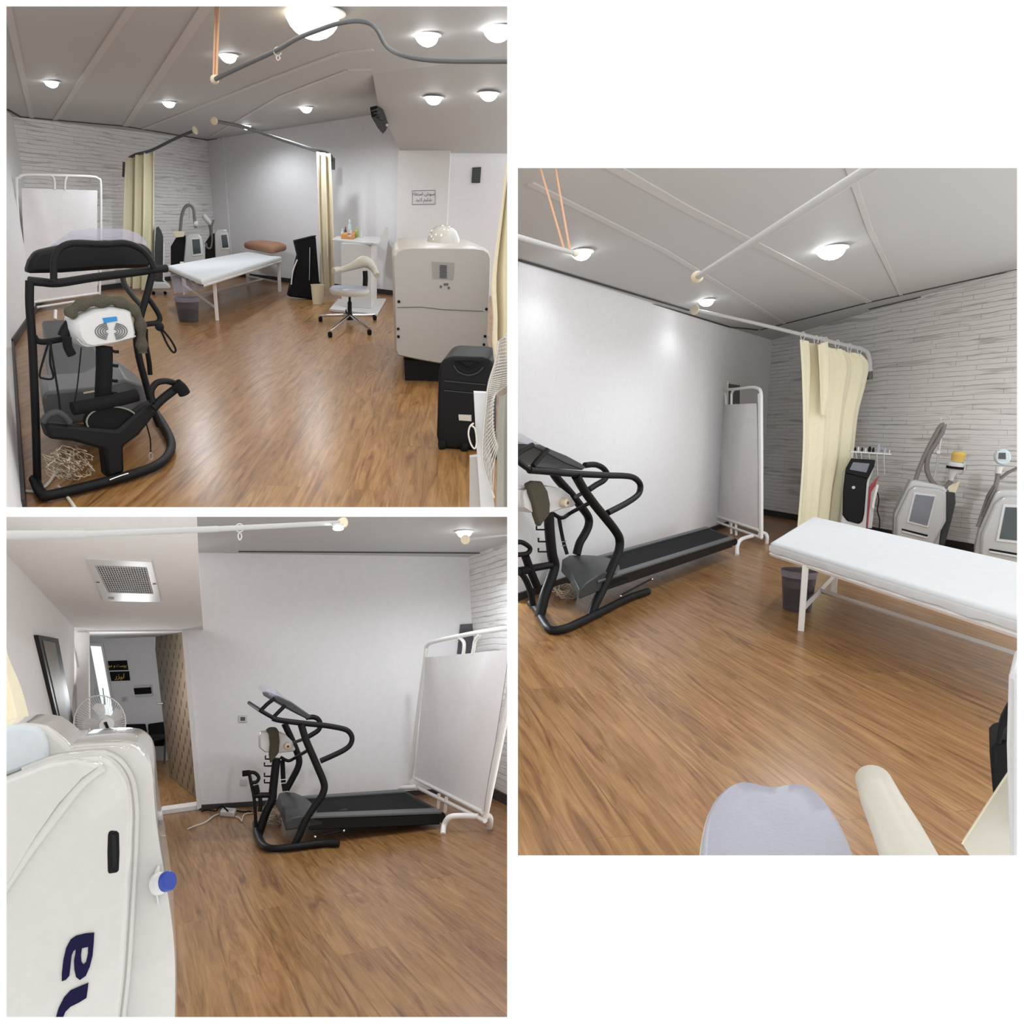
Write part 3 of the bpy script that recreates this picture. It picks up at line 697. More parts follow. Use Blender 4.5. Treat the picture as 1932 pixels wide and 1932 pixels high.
MB().tube(sm(HT(back(pl, .1), a3_((960, 560), (970, 610), (1010, 610), (1025, 520), (1020, 400), (1040, 310))), 4), .02, 8).build('hose', HOSE, t)
# massage bed and pillow
TA = a3_((545, 800), (905, 955), (1770, 705), (1400, 650))
massage_bed(TA, .64, .06, a3_((735, 1115), (1080, 1390), (1750, 1082), (1412, 1010)), 3.2, 'white massage bed with a brown pillow on its far end in the corner view')
c = FT(a3_((1345, 622), (1690, 690), (1845, 648), (1535, 606)), .67); cc = sum(c, V((0, 0, 0)))/4
rings = []
for s, dz in ((.86, -.01), (.97, .03), (1, .08), (.95, .13), (.7, .17), (.25, .18)):
    q = [cc+(p-cc)*s for p in c]; r = []
    for i in range(4):
        for k in range(5): r.append(q[i].lerp(q[(i+1) % 4], k/5)*1.0+V((0, 0, dz))-(q[i].lerp(q[(i+1) % 4], k/5)-cc)*(.08*math.sin(math.pi*k/5)))
    rings.append(r)
tag(MB().loft(rings).build('pillow', BROWN, loc=(cc.x, cc.y, .66), sub=1), 'flat brown pillow lying on the far end of the massage bed', 'pillow')
bin_(356, 606, 22, 45, 'smoked clear waste bin with a liner under the near end of the bed, corner view')
# draped clear sheet under the bed end
pl_ = vpl(R.F(330, 600), R.F(395, 630))
tag(drape([R.F(*a3_((560, 850))[0], z=.55), R.F(*a3_((620, 1100))[0], z=.30)], [R.F(*a3_((900, 960))[0], z=.53), R.F(*a3_((930, 1050))[0], z=.42)], upright(360, 610), CLEAR, nf=4, amp=.012, name='plastic_sheet', n=24),
    'clear plastic sheet hanging off the near end of the massage bed', 'plastic sheet')
# black garment bag
pl = upright(575, 566, 8); t = thing('garment_bag', 'tall black zipped bag leaning by the wall behind the narrow cream curtain', 'bag', pl[0])
slab('bag_body', pl, a4_((190, 480), (490, 405), (560, 1300), (450, 1305), (100, 1260), (140, 1100), (240, 680)), .25, BLACK2, t, bevel=.03)
rod('zipper', shift(pl, .012), a4_((405, 570), (402, 800), (398, 1030)), .7, CHROME, t)
rod('bag_strap', shift(pl, .01), a4_((230, 740), (170, 900), (145, 1090)), 1.2, WMET, t)
slab('top_bar', shift(pl, .01), a4_((165, 475), (490, 400), (495, 415), (200, 492)), .05, BLACK, t)
bin_(600, 573, 12.5, 36, 'small cream plastic bin standing at the foot of the narrow cream curtain', CREAMP, False)
# white console table
pl = upright(672, 592, 4); t = thing('console_table', 'white console table with one thick leg against the plain wall', 'table', pl[0])
q = FT(a4_((680, 1430), (1345, 1500), (1470, 1285), (800, 1290)), .05); MB().prism(q, (0, 0, -.045)).build('base_plate', WPLA, t, bevel=.006)
zt = rise(R.hit(pl, 640, 585), 453)
zb = R.hit(back(pl, .05), *a4_((1000, 500))[0]).z
tp = [R.F(*a, z=zb) for a in a4_((720, 455), (1350, 510), (1460, 418), (780, 412))]; MB().prism(tp, (0, 0, -.035)).build('table_top', WPLA, t, bevel=.006)
slab('top_rim', back(pl, .3), a4_((1390, 505), (1400, 430), (1470, 290), (1510, 290), (1500, 460), (1440, 500)), .03, WPLA, t)
col = [V((p.x, p.y, .05)) for p in FT(a4_((850, 1400), (1265, 1430), (1345, 1290), (980, 1290)), .05)]
MB().prism(col, (0, 0, zb-.085)).build('column', WPLA, t, bevel=.006)
# things on the console table
def on(px, py): return R.F(px, py, zb)
b = on(*a4_((960, 440))[0]); t = thing('wooden_tray', 'orange wooden tray standing on the console table', 'tray', b)
MB().prism(FT(a4_((845, 450), (1000, 460), (1080, 405), (930, 395)), zb), (0, 0, .075)).build('tray_body', ORANGE, t, bevel=.006)
def bottle(px, py, r, h, m, label, cap=WPLA, nm='bottle', ch=.25):
    b = on(px, py); t = thing(nm, label, nm.split('_')[-1], b); rr = R.m(b, r); hh = R.m(b, h)
    MB().lathe(b, [(rr, 0), (rr*1.02, hh*.1), (rr, hh*.7), (rr*.5, hh*.8), (rr*.45, hh*.85)], 14).build('body', m, t)
    MB().lathe(b+V((0, 0, hh*.84)), [(rr*.55, 0), (rr*.55, hh*ch*.6), (rr*.3, hh*ch)], 12).build('cap', cap, t); return t
bottle(646, 449, 2.6, 15, SKYBL, 'blue bottle on the console table left of the tray')
bottle(652, 446.5, 2.4, 16, GREY, 'dark bottle with a red cap on the console table behind the tray', RED)
bottle(660, 446.5, 4.0, 28, TEAL, 'tall pale green bottle with a red collar behind the white cup', SKYBL)
bottle(673, 447.5, 3.4, 16, GREEN, 'short green bottle on the console table right of the white cup', GREEN)
bottle(682, 448.5, 2.2, 15, WPLA, 'thin white bottle at the right of the green bottle', WPLA)
b = R.F(*a4_((960, 420))[0], z=zb+.075); t = thing('paper_cup', 'white cup standing in the orange wooden tray', 'cup', b); rr = R.m(b, 4)
MB().lathe(b, [(rr*.75, 0), (rr*1.1, R.m(b, 12)), (rr*1.0, R.m(b, 12)), (rr*.6, .01)], 16).build('cup_body', PAPER, t)
bb = MB().lathe(b+V((0, 0, R.m(b, 4))), [(rr*.93, 0), (rr*.98, .012)], 16).build('cup_band', RED, t)
# wheeled saddle stool
def rolling_stool():
    b = R.F(660, 610); t = thing('rolling_stool', 'cream rolling stool with a curved arm backrest and chrome star base by the console table', 'stool', (b.x, b.y, 0))
    hub = b+V((0, 0, .09))
    for x, y in ((555, 1580), (690, 1800), (1240, 1765), (1315, 1560), (930, 1470)):
        w = R.F(*a4_((x, y+30))[0]); w = V((w.x, w.y, .035))
        lg = MB().tube(sm([hub+V((0, 0, .03)), hub.lerp(w, .5)+V((0, 0, .035)), w+V((0, 0, .05))], 4), [.022]*4+[.02]*4+[.014], 8).build('leg', CHROME, t)
        MB().box(w, (.028, 0, 0), (0, .034, 0), (0, 0, .034)).build('caster', BLACK2, lg, bevel=.015, seg=3)
    zs = rise(b, 553); MB().lathe(b, [(.055, .05), (.05, .10), (.032, .16), (.03, .30), (.018, .31), (.018, zs)], 16).build('gas_lift', BLACK, t)
    s = V((b.x, b.y, zs)); rx = R.m(s, 37.5)
    MB().lathe(s, [(rx*.55, -.03), (rx*.95, -.01), (rx, .03), (rx*.98, .06)], 32, sy=1.25).build('seat_rim', CREAML, t)
    MB().lathe(s+V((0, 0, .06)), [(rx*.98, 0), (rx*.9, .022), (rx*.5, .018), (rx*.05, .012)], 32, sy=1.25).build('seat', LEATH, t)
    pb = back(upright(660, 610), .22)
    MB().tube(sm(HT(pb, a4_((1180, 1110), (1185, 1000), (1180, 900))), 4), .038, 10).build('back_support', BLACK, t)
    bk = HT(pb, a4_((860, 880), (960, 850), (1060, 810), (1160, 770), (1240, 800))); f = tocam(pb)
    pts = [R.hit(shift(pb, .2), *a4_((735, 900))[0]), R.hit(shift(pb, .12), *a4_((800, 880))[0])]+bk+[R.hit(shift(pb, .05), *a4_((1300, 870))[0]), R.hit(shift(pb, .2), *a4_((1350, 965))[0])]
    P = sm(pts, 4); rr = R.m(P[0], 1); n = len(P)
    rad = [rr*(5.2+5.5*math.exp(-((i/n-.62)/.2)**2)) for i in range(n)]
    MB().tube(P, rad, 14).build('arm_backrest', CREAML, t)
rolling_stool()
# sign, keypad panel, camera
pl = shift(A_pil, .005); b = R.hit(pl, 799, 372); t = thing('paper_sign', 'white framed paper notice on the pillar above the white cabin machine', 'sign', b)
slab('paper', pl, [(777, 359), (822, 358), (822, 386), (777, 387)], .004, PAPER, t, smooth=False)
MB().tube(HT(shift(pl, .003), [(778, 360), (821, 359), (821, 385), (778, 386)]), .004, 4, closed=True).build('border_line', INK, t)
scr_text('\u0627\u0633\u062a\u0641\u0627\u062f\u0647'[::-1] if False else '\uFEE9\uFE8E\uFED4\uFE98\uFEB3\uFE8D \uFEB5\uFEED\uFEB3', pl, 799, 366, 8, INK, t, wide=1.0)
scr_text('\uFEAA\uFEF4\uFEE8\uFEDB \uFEE1\uFEF4\uFEE0\uFEB7', pl, 799, 377, 8, INK, t, wide=1.0)
pl = shift(A_rec, .03); b = R.hit(pl, 899, 331); t = thing('wall_speaker', 'dark grey perforated wall box on the recess wall', 'wall box', b)
slab('box_body', pl, [(892, 316), (908, 315), (906, 345), (890, 345)], .03, GREY, t, bevel=.004)
mb = MB()
for i in range(4):
    for j in range(6): mb.lathe(R.hit(shift(pl, .001), 894+i*3.6, 320+j*4.1), [(.010, 0), (.010, .004)], 8, tocam(pl))
mb.build('dot_grid', GREY2, t)
b = R.hit(A_sof, 716, 222); t = thing('security_camera', 'black wall camera mounted at the left edge of the sloping ceiling', 'camera', b); n = tocam(A_sof)
pc = shift(A_sof, .02)
MB().loft([[p-n*.02 for p in HT(pc, a8_((1040, 670), (1085, 660), (1125, 685), (1155, 770), (1125, 800), (1085, 760)))], [p+n*.10 for p in HT(pc, a8_((1050, 678), (1082, 670), (1115, 692), (1140, 765), (1120, 785), (1090, 750)))]]).build('camera_body', BLACK, t, bevel=.01)
MB().lathe(R.hit(shift(pc, .1), *a8_((1100, 722))[0]), [(.05, 0), (.05, .03), (.035, .035), (.03, .02)], 16, n).build('lens', GREY, t)
MB().ball(R.hit(shift(pc, .08), *a8_((1145, 772))[0]), .022).build('lamp_bead', WPLA, t)
for k in range(5): rod('cooling_fin', shift(pc, .105), a8_((1052+k*14, 685+k*16), (1085+k*14, 675+k*18)), 1.0, GREY2, t, smooth=0)
# large white cabin machine seen from behind
def cabin_machine():
    pl = upright(800, 724, 3); t = thing('body_shaping_cabin', 'large white rounded body shaping machine seen from behind, beside the black suitcase', 'machine', pl[0])
    out = a5_((104, 1120), (112, 1080), (140, 1030), (200, 1000), (300, 990), (620, 992), (940, 995), (1050, 1010), (1100, 1045), (1118, 1100), (1110, 1400), (1085, 1900))+a6_((1130, 200), (1140, 300), (1100, 340), (600, 385), (400, 350), (160, 300), (135, 250))
    p = HT(pl, out); n = tocam(pl); cen = sum(p, V((0, 0, 0)))/len(p); rings = []
    for d, s in ((0, .955), (.05, .985), (.14, 1), (1.0, 1), (1.9, .99), (2.1, .95), (2.2, .88)):
        rings.append([cen+(q-cen)*s-n*d for q in p])
    MB().loft(rings).build('body_shell', SHELLW, t)
    top = R.hit(back(pl, .95), 836, 462); rx = R.m(top, 31)
    MB().lathe(V((top.x, top.y, top.z-.03)), [(rx*1.02, -.05), (rx, .02), (rx*.93, .10), (rx*.75, .17), (rx*.45, .21), (rx*.05, .225)], 28, sy=1.5).build('head_dome', GLOSSW, t)
    f = shift(pl, .004)
    slab('vent_grille', f, a5_((510, 1148), (738, 1160), (728, 1332), (516, 1318)), .01, VENTM, t, smooth=False)
    mb = MB()
    for k in range(8): mb.tube(HT(shift(f, .004), a5_((590, 1185+k*17), (660, 1189+k*17))), .006, 6)
    mb.build('vent_slots', GREY2, t)
    rod('panel_seam', f, a5_((160, 1610), (400, 1606), (620, 1632), (1030, 1650)), .6, GREY2, t, smooth=0)
    scr_text('SLIM', f, *a5_((630, 1405))[0], 9, GREY2, t, 'maker_lettering') if False else None
    for x, y in ((640, 1378), (664, 1376), (600, 1400), (680, 1412)): MB().lathe(R.hit(f, *a5_((x, y))[0]), [(.012, 0), (.012, .004)], 8, n).build('small_mark', GREY2, t)
    for x, y in a5_((175, 1552), (1062, 1628), (168, 1828), (170, 1905), (1048, 1903))+a6_((176, 85), (1076, 80), (1066, 166)):
        MB().lathe(R.hit(f, x, y), [(R.m(pl[0], 2.6), 0), (R.m(pl[0], 2.2), .012), (.003, .016)], 12, n).build('screw', BLACK2, t)
    q = back(pl, .12); slab('plinth', q, a6_((235, 330), (1000, 330), (1000, 560), (245, 535)), 1.4, BLACK, t)
cabin_machine()
# black suitcase
pl = upright(872, 850, -6); t = thing('suitcase', 'black hard suitcase standing in front of the white body shaping machine', 'suitcase', pl[0])
slab('case_shell', pl, a6_((570, 1120), (590, 460), (615, 360), (660, 305), (740, 288), (1050, 300), (1140, 330), (1165, 380), (1150, 700), (1140, 1260), (640, 1255), (590, 1210)), .45, BLACK, t, bevel=.03, seg=4)
f = shift(pl, .012)
rod('carry_handle', shift(f, .02), a6_((770, 335), (900, 332), (1030, 350), (960, 400), (900, 425), (840, 400), (770, 345)), 2, BLACK2, t)
rod('handle_recess', f, a6_((750, 380), (800, 450), (900, 485), (1000, 460), (1060, 400)), 1.6, GREY, t)
for y in (560, 660): rod('shell_rib', f, a6_((650, y-15), (1080, y+25)), 1.1, GREY, t, smooth=0)
slab('luggage_label', f, a6_((800, 895), (935, 900), (935, 965), (805, 955)), .004, CREAML, t, smooth=False)
for x, y in ((625, 1240), (850, 1345), (1050, 1300)):
    p = R.hit(pl, *a6_((x, y))[0]); MB().lathe(V((p.x, p.y, .03))-V((.02, 0, 0)), [(.035, 0), (.035, .04)], 14, (1, 0, 0)).build('wheel', BLACK2, t)
# white cabinet, wire basket and draped cloth at the right edge
pl = (R.D(930, 800, 3.05), V((-.25, -1, 0)).normalized())
t = thing('cabinet', 'edge of a white cabinet standing at the lower right of the corner view', 'cabinet', R.hit(pl, 925, 955))
slab('side_panel', pl, a6_((960, 665), (1105, 672), (1120, 1000), (1150, 1600), (1180, 1905), (1035, 1905), (990, 1250)), .03, WPLA, t, smooth=False)
slab('door_front', back(pl, .05), a6_((918, 1340), (1000, 1330), (1040, 1905), (915, 1905)), .03, SHELLW, t, smooth=False)
tag(MB().tube(sm(HT(shift(pl, .02), a6_((960, 985), (920, 1020), (905, 1100), (930, 1200), (970, 1250), (990, 1180), (975, 1050), (940, 1010))), 4), .004, 6).build('tied_cord', WCORD), 'loop of pale cord hanging on the side of the white cabinet', 'cord')
pw = shift(pl, .12); t = thing('wire_basket', 'silver wire basket hanging over the white cabinet at the right edge', 'basket', R.hit(pw, 940, 700)); mb = MB()
L_ = a6_((1220, 130), (1190, 330), (1130, 520), (1105, 640), (1090, 800), (1060, 1100), (1060, 1400), (1170, 1760)); Q_ = a6_((1340, 10), (1340, 240), (1340, 420), (1335, 560), (1190, 680), (1165, 900), (1180, 1100), (1215, 1230))
Lp, Qp = sm(HT(pw, L_), 6), sm(HT(pw, [(min(x, 964), y) for x, y in Q_]), 6); n_ = tocam(pw)
for i in range(len(Lp)-3):
    mb.tube([Lp[i], Lp[i].lerp(Qp[i+1], .5)+n_*.02, Qp[i+2]], .0028, 5); mb.tube([Lp[i+2], Lp[i+1].lerp(Qp[i], .5)+n_*.01, Qp[i]], .0028, 5)
mb.build('wire_mesh', WIRE, t); MB().tube(Lp, .005, 6).build('basket_rim', WIRE, t)
pq = shift(pl, .05)
tag(drape(HT(pq, a6_((1225, 700), (1195, 1100), (1200, 1500), (1190, 1905))), HT(pq, [(965, 740), (965, 820), (965, 890), (965, 963)]), pq, mat('grey_olive_cloth', (.33, .32, .27), .9), nf=1, amp=.012, name='hanging_cloth', n=16),
    'grey olive cloth hanging beside the wire basket at the right edge', 'cloth')
# ---------------- treadmill seen from its console end
def treadmill_front():
    P0 = vpl(R.F(*a2_((440, 1395))[0]), R.F(*a2_((1250, 1200))[0])); n = tocam(P0); b = R.F(*a2_((900, 1300))[0])
    t = thing('treadmill', 'black treadmill seen from its console end at the left wall of the corner view', 'treadmill', (b.x, b.y, 0))
    u1 = R.m(b, 1)/5.084
    def tb(nm, pl, pix, r, m=BLACK, k=4): return MB().tube(sm(HT(pl, pix), k), u1*r, 12).build(nm, m, t)
    fl = [R.F(x, y, .04) for x, y in a2_((330, 1240), (400, 1380), (500, 1390), (1000, 1270), (1250, 1200), (1500, 1110), (1620, 1000), (1640, 880), (1580, 740), (1490, 600))]
    MB().tube(sm(fl, 4), u1*48, 12).build('base_frame', BLACK, t)
    p1 = back(P0, .15)
    tb('upright', p1, a1_((285, 660), (285, 900), (310, 1250), (330, 1700), (345, 2100), (360, 2640)), 36)
    tb('upright', p1, a1_((1460, 590), (1410, 790), (1360, 960), (1310, 1180), (1330, 1380), (1400, 1650), (1470, 1900), (1530, 2050)), 34)
    tb('front_crossbar', p1, a1_((275, 660), (400, 672), (560, 680), (900, 628), (1250, 585), (1460, 556), (1600, 540)), 37)
    tb('console_arch', shift(p1, .05), a1_((515, 650), (520, 470), (560, 370), (640, 315), (760, 300), (1000, 310), (1200, 300), (1340, 350), (1430, 440), (1480, 540)), 30)
    p2 = back(P0, .35)
    MB().prism(HT(p2, a1_((262, 592), (300, 470), (360, 378), (520, 340), (720, 300), (1050, 275), (1400, 310), (1478, 380), (1470, 470), (1440, 540), (1150, 545), (600, 585))), -n*.09).build('console', BLACK, t, bevel=.025)
    MB().prism(HT(back(p2, .06), a1_((440, 380), (560, 270), (700, 190), (880, 158), (1180, 160), (1320, 200), (1390, 260), (1425, 320), (1100, 300), (760, 320))), -n*.02).build('console_visor', CLEAR, t)
    MB().prism(HT(shift(p2, .01), a1_((800, 290), (1180, 280), (1170, 315), (820, 322))), -n*.02).build('console_strip', NAVY, t)
    tb('handrail', back(p1, .5), a1_((1170, 560), (1190, 680), (1270, 800), (1360, 900)), 30, GREY)
    tb('handrail', p1, a1_((1400, 800), (1460, 880), (1530, 1000), (1510, 1060), (1400, 1080), (1370, 1130)), 26)
    tb('crossbar', p1, a1_((325, 1190), (360, 1235), (440, 1245), (620, 1215)), 27)
    tb('side_strap', p1, a1_((1395, 1120), (1400, 1260), (1430, 1440), (1440, 1560)), 24, BLACK2)
    # deck, belt, hood
    c = [R.F(x, y, .22) for x, y in a1_((400, 1600), (1110, 1480), (1090, 1380), (400, 1060))]
    fl_, fr_ = R.F(*a1_((400, 1060))[0], z=.2), R.F(*a1_((700, 1040))[0], z=.2); nl, nr_ = R.F(*a1_((470, 1720))[0], z=.25), R.F(*a1_((1230, 1600))[0], z=.25)
    MB().prism([nl, nr_, fr_, fl_], (0, 0, -.10)).build('deck', GREY2, t, bevel=.008)
    nl2, nr2 = nl.lerp(nr_, .1), nl.lerp(nr_, .85); fl2, fr2 = fl_.lerp(fr_, .05), fl_.lerp(fr_, .9)
    MB().prism([nl2, nr2, fr2, fl2], (0, 0, .015)).build('running_belt', GREY, t)
    p3 = back(P0, .25)
    hA = HT(p3, a1_((400, 1800), (430, 1720), (900, 1680), (1200, 1600), (1380, 1650), (1420, 1760), (1400, 1960), (450, 2060)))
    hB = HT(back(p3, .9), a1_((370, 1600), (420, 1560), (800, 1540), (1080, 1400), (1300, 1560), (1360, 1640), (1300, 1750), (420, 1850)))
    MB().loft([hA, hB]).build('motor_hood', GREY2, t, bevel=.02)
    MB().prism(HT(shift(p3, .03), a1_((800, 1730), (910, 1712), (915, 1725), (805, 1745))), -n*.004).build('warning_label', CREAMP, t)
    # massager
    pm = shift(P0, .02)
    hp = HT(pm, a1_((700, 1040), (760, 990), (900, 930), (1060, 905), (1200, 920), (1270, 950), (1295, 1050), (1315, 1160), (1310, 1215), (1100, 1270), (860, 1305), (790, 1290), (730, 1220), (700, 1130)))
    cen = sum(hp, V((0, 0, 0)))/len(hp)
    MB().loft([[cen+(q-cen)*s-n*d for q in hp] for d, s in ((-.02, .84), (.0, .93), (.03, 1), (.12, 1), (.16, .9))]).build('massager_housing', WPLA, t)
    tb('housing_seam', shift(pm, .004), a1_((735, 1215), (800, 1275), (880, 1285), (1100, 1250), (1300, 1190)), 7, SILV)
    pf = shift(pm, .024)
    slab('blue_label', pf, a1_((985, 1018), (1120, 1003), (1128, 1045), (1000, 1066)), .006, BLUELAB, t, smooth=False)
    mb = MB()
    for k in range(5):
        s = 1-k*.18
        for a0, a1x in ((100, 260), (-80, 80)): mb.tube(HT(pf, a1_(*arc(1045 if a0 == 100 else 1090, 1145, 130*s, 78*s, a0, a1x, 12))), u1*4, 5)
    mb.build('speaker_grille', GREY2, t)
    fp = HT(back(pm, .02), a1_((660, 1010), (700, 940), (800, 880), (950, 855), (1100, 855), (1230, 900), (1310, 980), (1350, 1100), (1360, 1260), (1370, 1350)))
    P = sm(fp, 5); MB().tube(P, [u1*(38+22*math.sin(i*.5)**2) for i in range(len(P))], 9).build('massage_belt', FUR, t)
    tb('massager_post', back(P0, .02), a1_((1000, 1290), (1000, 1500), (990, 1700), (985, 1860)), 74, BLACK2)
    for x, y in ((1075, 1330), (1070, 1465), (1065, 1610), (1060, 1730)):
        MB().tube(sm(HT(P0, a1_((x, y), (x+40, y+12), (x+52, y+2), (x+58, y-25) if False else (x+50, y+25))), 3), u1*14, 8).build('cable_hook', BLACK2, t)
    tb('motor_knob', back(pm, .1), a1_((690, 1060), (640, 1130), (610, 1200)), 55, BLACK)
    tb('hanging_clamp', pm, a1_((640, 1200), (650, 1290), (690, 1370)), 40, BLACK2)
    MB().tube(HT(shift(P0, .06), a1_((695, 1885), (900, 1850), (1100, 1810), (1310, 1755))), u1*62, 16).build('foot_roller', BLACK2, t)
    # stepper body and pulley wheel
    pb = shift(P0, .10)
    slab('stepper_body', pb, a2_((430, 705), (560, 715), (1130, 770), (1300, 620), (1400, 540), (1560, 480), (1500, 620), (1340, 820), (1190, 930), (1200, 1180), (1030, 1235), (1000, 960), (700, 880), (480, 860)), .10, BLACK, t, bevel=.02)
    wl = a2_(*arc(1080, 690, 250, 145, 0, 360, 28)); MB().prism(HT(back(pb, .03), wl), -n*.05).build('pulley_disc', BLACK2, t)
    MB().tube(HT(back(pb, .02), wl), u1*8, 6, closed=True).build('pulley_rim', mat('grey_green_rim', (.22, .23, .19), .5), t)
    tb('pedal_arc', pb, a2_((410, 700), (450, 640), (540, 600), (620, 640), (670, 700)), 30, GREY)
    tb('handle_hoop', shift(pb, .05), a2_((1465, 500), (1450, 400), (1500, 320), (1600, 300), (1700, 330)), 30, BLACK)
    tb('handle_bar', shift(pb, .05), a2_((1470, 560), (1560, 470), (1690, 370)), 42, BLACK)
    tb('grip', shift(pb, .08), a2_((1690, 330), (1740, 370), (1770, 420)), 58, BLACK2)
    tb('wrist_cord', shift(P0, .1), a1_((1480, 1080), (1540, 1130), (1600, 1260), (1660, 1345), (1685, 1320), (1640, 1230), (1560, 1130)), 10, BLACK2)
    MB().ball(R.hit(shift(P0, .1), *a1_((1530, 1100))[0]), u1*42).build('cord_toggle', BLACK2, t)
    tb('resistance_cord', shift(P0, .05), a1_((470, 1240), (420, 1400), (380, 1560), (410, 1595), (510, 1590), (480, 1440), (490, 1250)), 9, BLACK2)
    tb('power_cable', shift(P0, .08), a1_((480, 1250), (520, 1500), (560, 1750), (580, 1920)), 9, BLACK2)
    tb('power_cable', shift(P0, .08), a1_((780, 1300), (760, 1500), (740, 1680), (710, 1850)), 6, BLACK2)
    tb('thin_cable', shift(P0, .02), a2_((1400, 700), (1440, 850), (1445, 980)), 7, BLACK2)
    tb('cable_ring', shift(P0, .02), a2_(*arc(1447, 1020, 18, 32, 0, 350, 12)), 4, WIRE)
    tb('metal_pin', shift(P0, .15), a2_((1050, 1248), (1150, 1210), (1230, 1185)), 8, CHROME)
    random.seed(11); pw_ = shift(P0, .05); mb = MB()
    for k in range(16):
        cx, cy = 650+random.uniform(-130, 130), 1090+random.uniform(-90, 90); q = []
        for j in range(8): a = j*.95+k*1.3; q.append((cx+random.uniform(60, 130)*math.cos(a), cy+random.uniform(30, 90)*math.sin(a)))
        mb.tube([p+n*random.uniform(-.04, .06) for p in sm(HT(pw_, a2_(*q)), 4)], u1*4.5, 5)
    tag(mb.build('tangled_wires', BEIGECORD), 'tangle of beige wires bundled under the front of the treadmill in the corner view', 'wires', kind='stuff')
treadmill_front()
tag(MB().tube(sm([R.F(x, y, .01) for x, y in a2_((200, 1350), (330, 1360), (420, 1320), (480, 1260))]+[R.F(x, y, .02) for x, y in a2_((540, 1170), (600, 1155), (670, 1180), (650, 1210))], 5), .009, 6).build('extension_cord', WCORD), 'white cord curling out of the wire tangle on the floor at the left wall', 'cord')
tag(MB().tube(sm([R.F(x, y, .01) for x, y in a2_((560, 1310), (620, 1380), (690, 1470), (730, 1540))], 4), .010, 6).build('extension_cord', WCORD), 'pale straight cord leaving the lower edge of the corner view', 'cord')
# ================================================================== ROOM B OBJECTS
R = RB
b1_, b2_, b3_, b4_, b5_, d1_ = crop(0, 970, 4.83), crop(0, 1270, 4.83), crop(0, 1530, 4.805), crop(380, 1270, 5.367), crop(640, 1150, 4.112), crop(150, 1180, 7.43)
# hallway behind the doorway
HW = vpl(R.F(200, 1438), R.F(330, 1434))
panel('wall_hallway', HW, [(120, 1150), (350, 1150), (350, 1445), (120, 1445)], WALLM)
hz = R.hit(HW, 250, 1203).z
panel('ceiling', hpl(hz), [(140, 1192), (350, 1192), (350, 1208), (140, 1208)], CEILM)
for s_ in (118, 372):
    a = R.F(s_, 1527); e = R.hit(HW, s_, 1440); e.z = 0; wall('wall_hallway', a, e, 2.6, WALLM)
baseboard('baseboard_hallway', R.hit(HW, 120, 1437)*1.0, R.hit(HW, 350, 1434)*1.0, .0001) if False else None
w = struct(MB().prism(HT(shift(HW, .03), [(168, 1212), (194, 1213), (219, 1362), (197, 1372)]), -tocam(HW)*.03).build('window_1', WALLW, smooth=False))
struct(MB().prism(HT(shift(HW, .035), [(171, 1219), (190, 1220), (215, 1358), (199, 1366)]), -tocam(HW)*.01).build('window_1_glass', WINM, smooth=False))
for k in range(2):
    struct(rod('window_1_bar', shift(HW, .04), [(180+k*14, 1298), (184+k*14, 1330)], 1.2, TEAL, smooth=0))
def hall_sign(q, txt, tx, ty, label, sz):
    pl = shift(HW, .02); t = thing('door_sign', label, 'sign', R.hit(pl, *q[3])); slab('sign_plate', pl, q, .015, BLACK2, t, smooth=False)
    scr_text(txt, pl, tx, ty, sz, GOLD, t, wide=1.0)
hall_sign(d1_((395, 500), (660, 490), (680, 625), (412, 632)), '\uFEEE\uFEE3 \uFEED \uFE96\uFEB3\uFEEE\uFB58', 222, 1256, 'upper black sign with gold Persian writing on the hallway wall', 7.6)
hall_sign(d1_((420, 650), (690, 642), (705, 772), (445, 780)), '\uFEAD\uFEB0\uFBFF\uFEDF', 226, 1276, 'lower black sign with one gold Persian word on the hallway wall', 13)
pl = shift(HW, .05); t = thing('breaker_box', 'white breaker box with a dark cover on the hallway wall', 'breaker box', R.hit(pl, 270, 1310))
slab('box_frame', pl, d1_((755, 840), (1005, 830), (1020, 985), (775, 1005)), .05, WPLA, t, bevel=.004)
slab('cover', shift(pl, .008), d1_((757, 880), (1000, 865), (1010, 955), (775, 970)), .01, BLACK2, t)
pl = shift(HW, .015); t = thing('light_switch', 'small white light switch on the hallway wall above the chairs', 'switch', R.hit(pl, 235, 1318))
slab('switch_plate', pl, d1_((585, 1005), (660, 1000), (670, 1065), (590, 1070)), .012, WPLA, t, bevel=.003); slab('rocker', shift(pl, .006), d1_((605, 1015), (640, 1012), (648, 1050), (610, 1054)), .01, SILV, t)
for q, sx, lb in ((d1_((640, 1388), (915, 1380), (960, 1690), (590, 1660)), 0, 'black hallway chair nearest the fan'), (d1_((950, 1383), (1190, 1350), (1225, 1690), (975, 1700)), 1, 'black hallway chair partly behind the tufted door')):
    pl = shift(HW, .35); t = thing('waiting_chair', lb, 'chair', V((R.hit(pl, *q[3]).x, R.hit(pl, *q[3]).y, 0)), 'black chairs in the hallway')
    slab('backrest', pl, q, .05, BLACK2, t, bevel=.02)
    a, b_ = HT(pl, [q[3], q[2]]); n = tocam(pl); zz = .44
    a = V((a.x, a.y, zz)); b_ = V((b_.x, b_.y, zz)); MB().prism([a, b_, b_+n*.55, a+n*.55], (0, 0, -.07)).build('seat', BLACK2, t, bevel=.02)
    for p in (a.lerp(b_, .1), a.lerp(b_, .9), a.lerp(b_, .1)+n*.5, a.lerp(b_, .9)+n*.5): MB().tube([V((p.x, p.y, 0)), V((p.x, p.y, .4))], .016, 8).build('leg', GREY2, t)
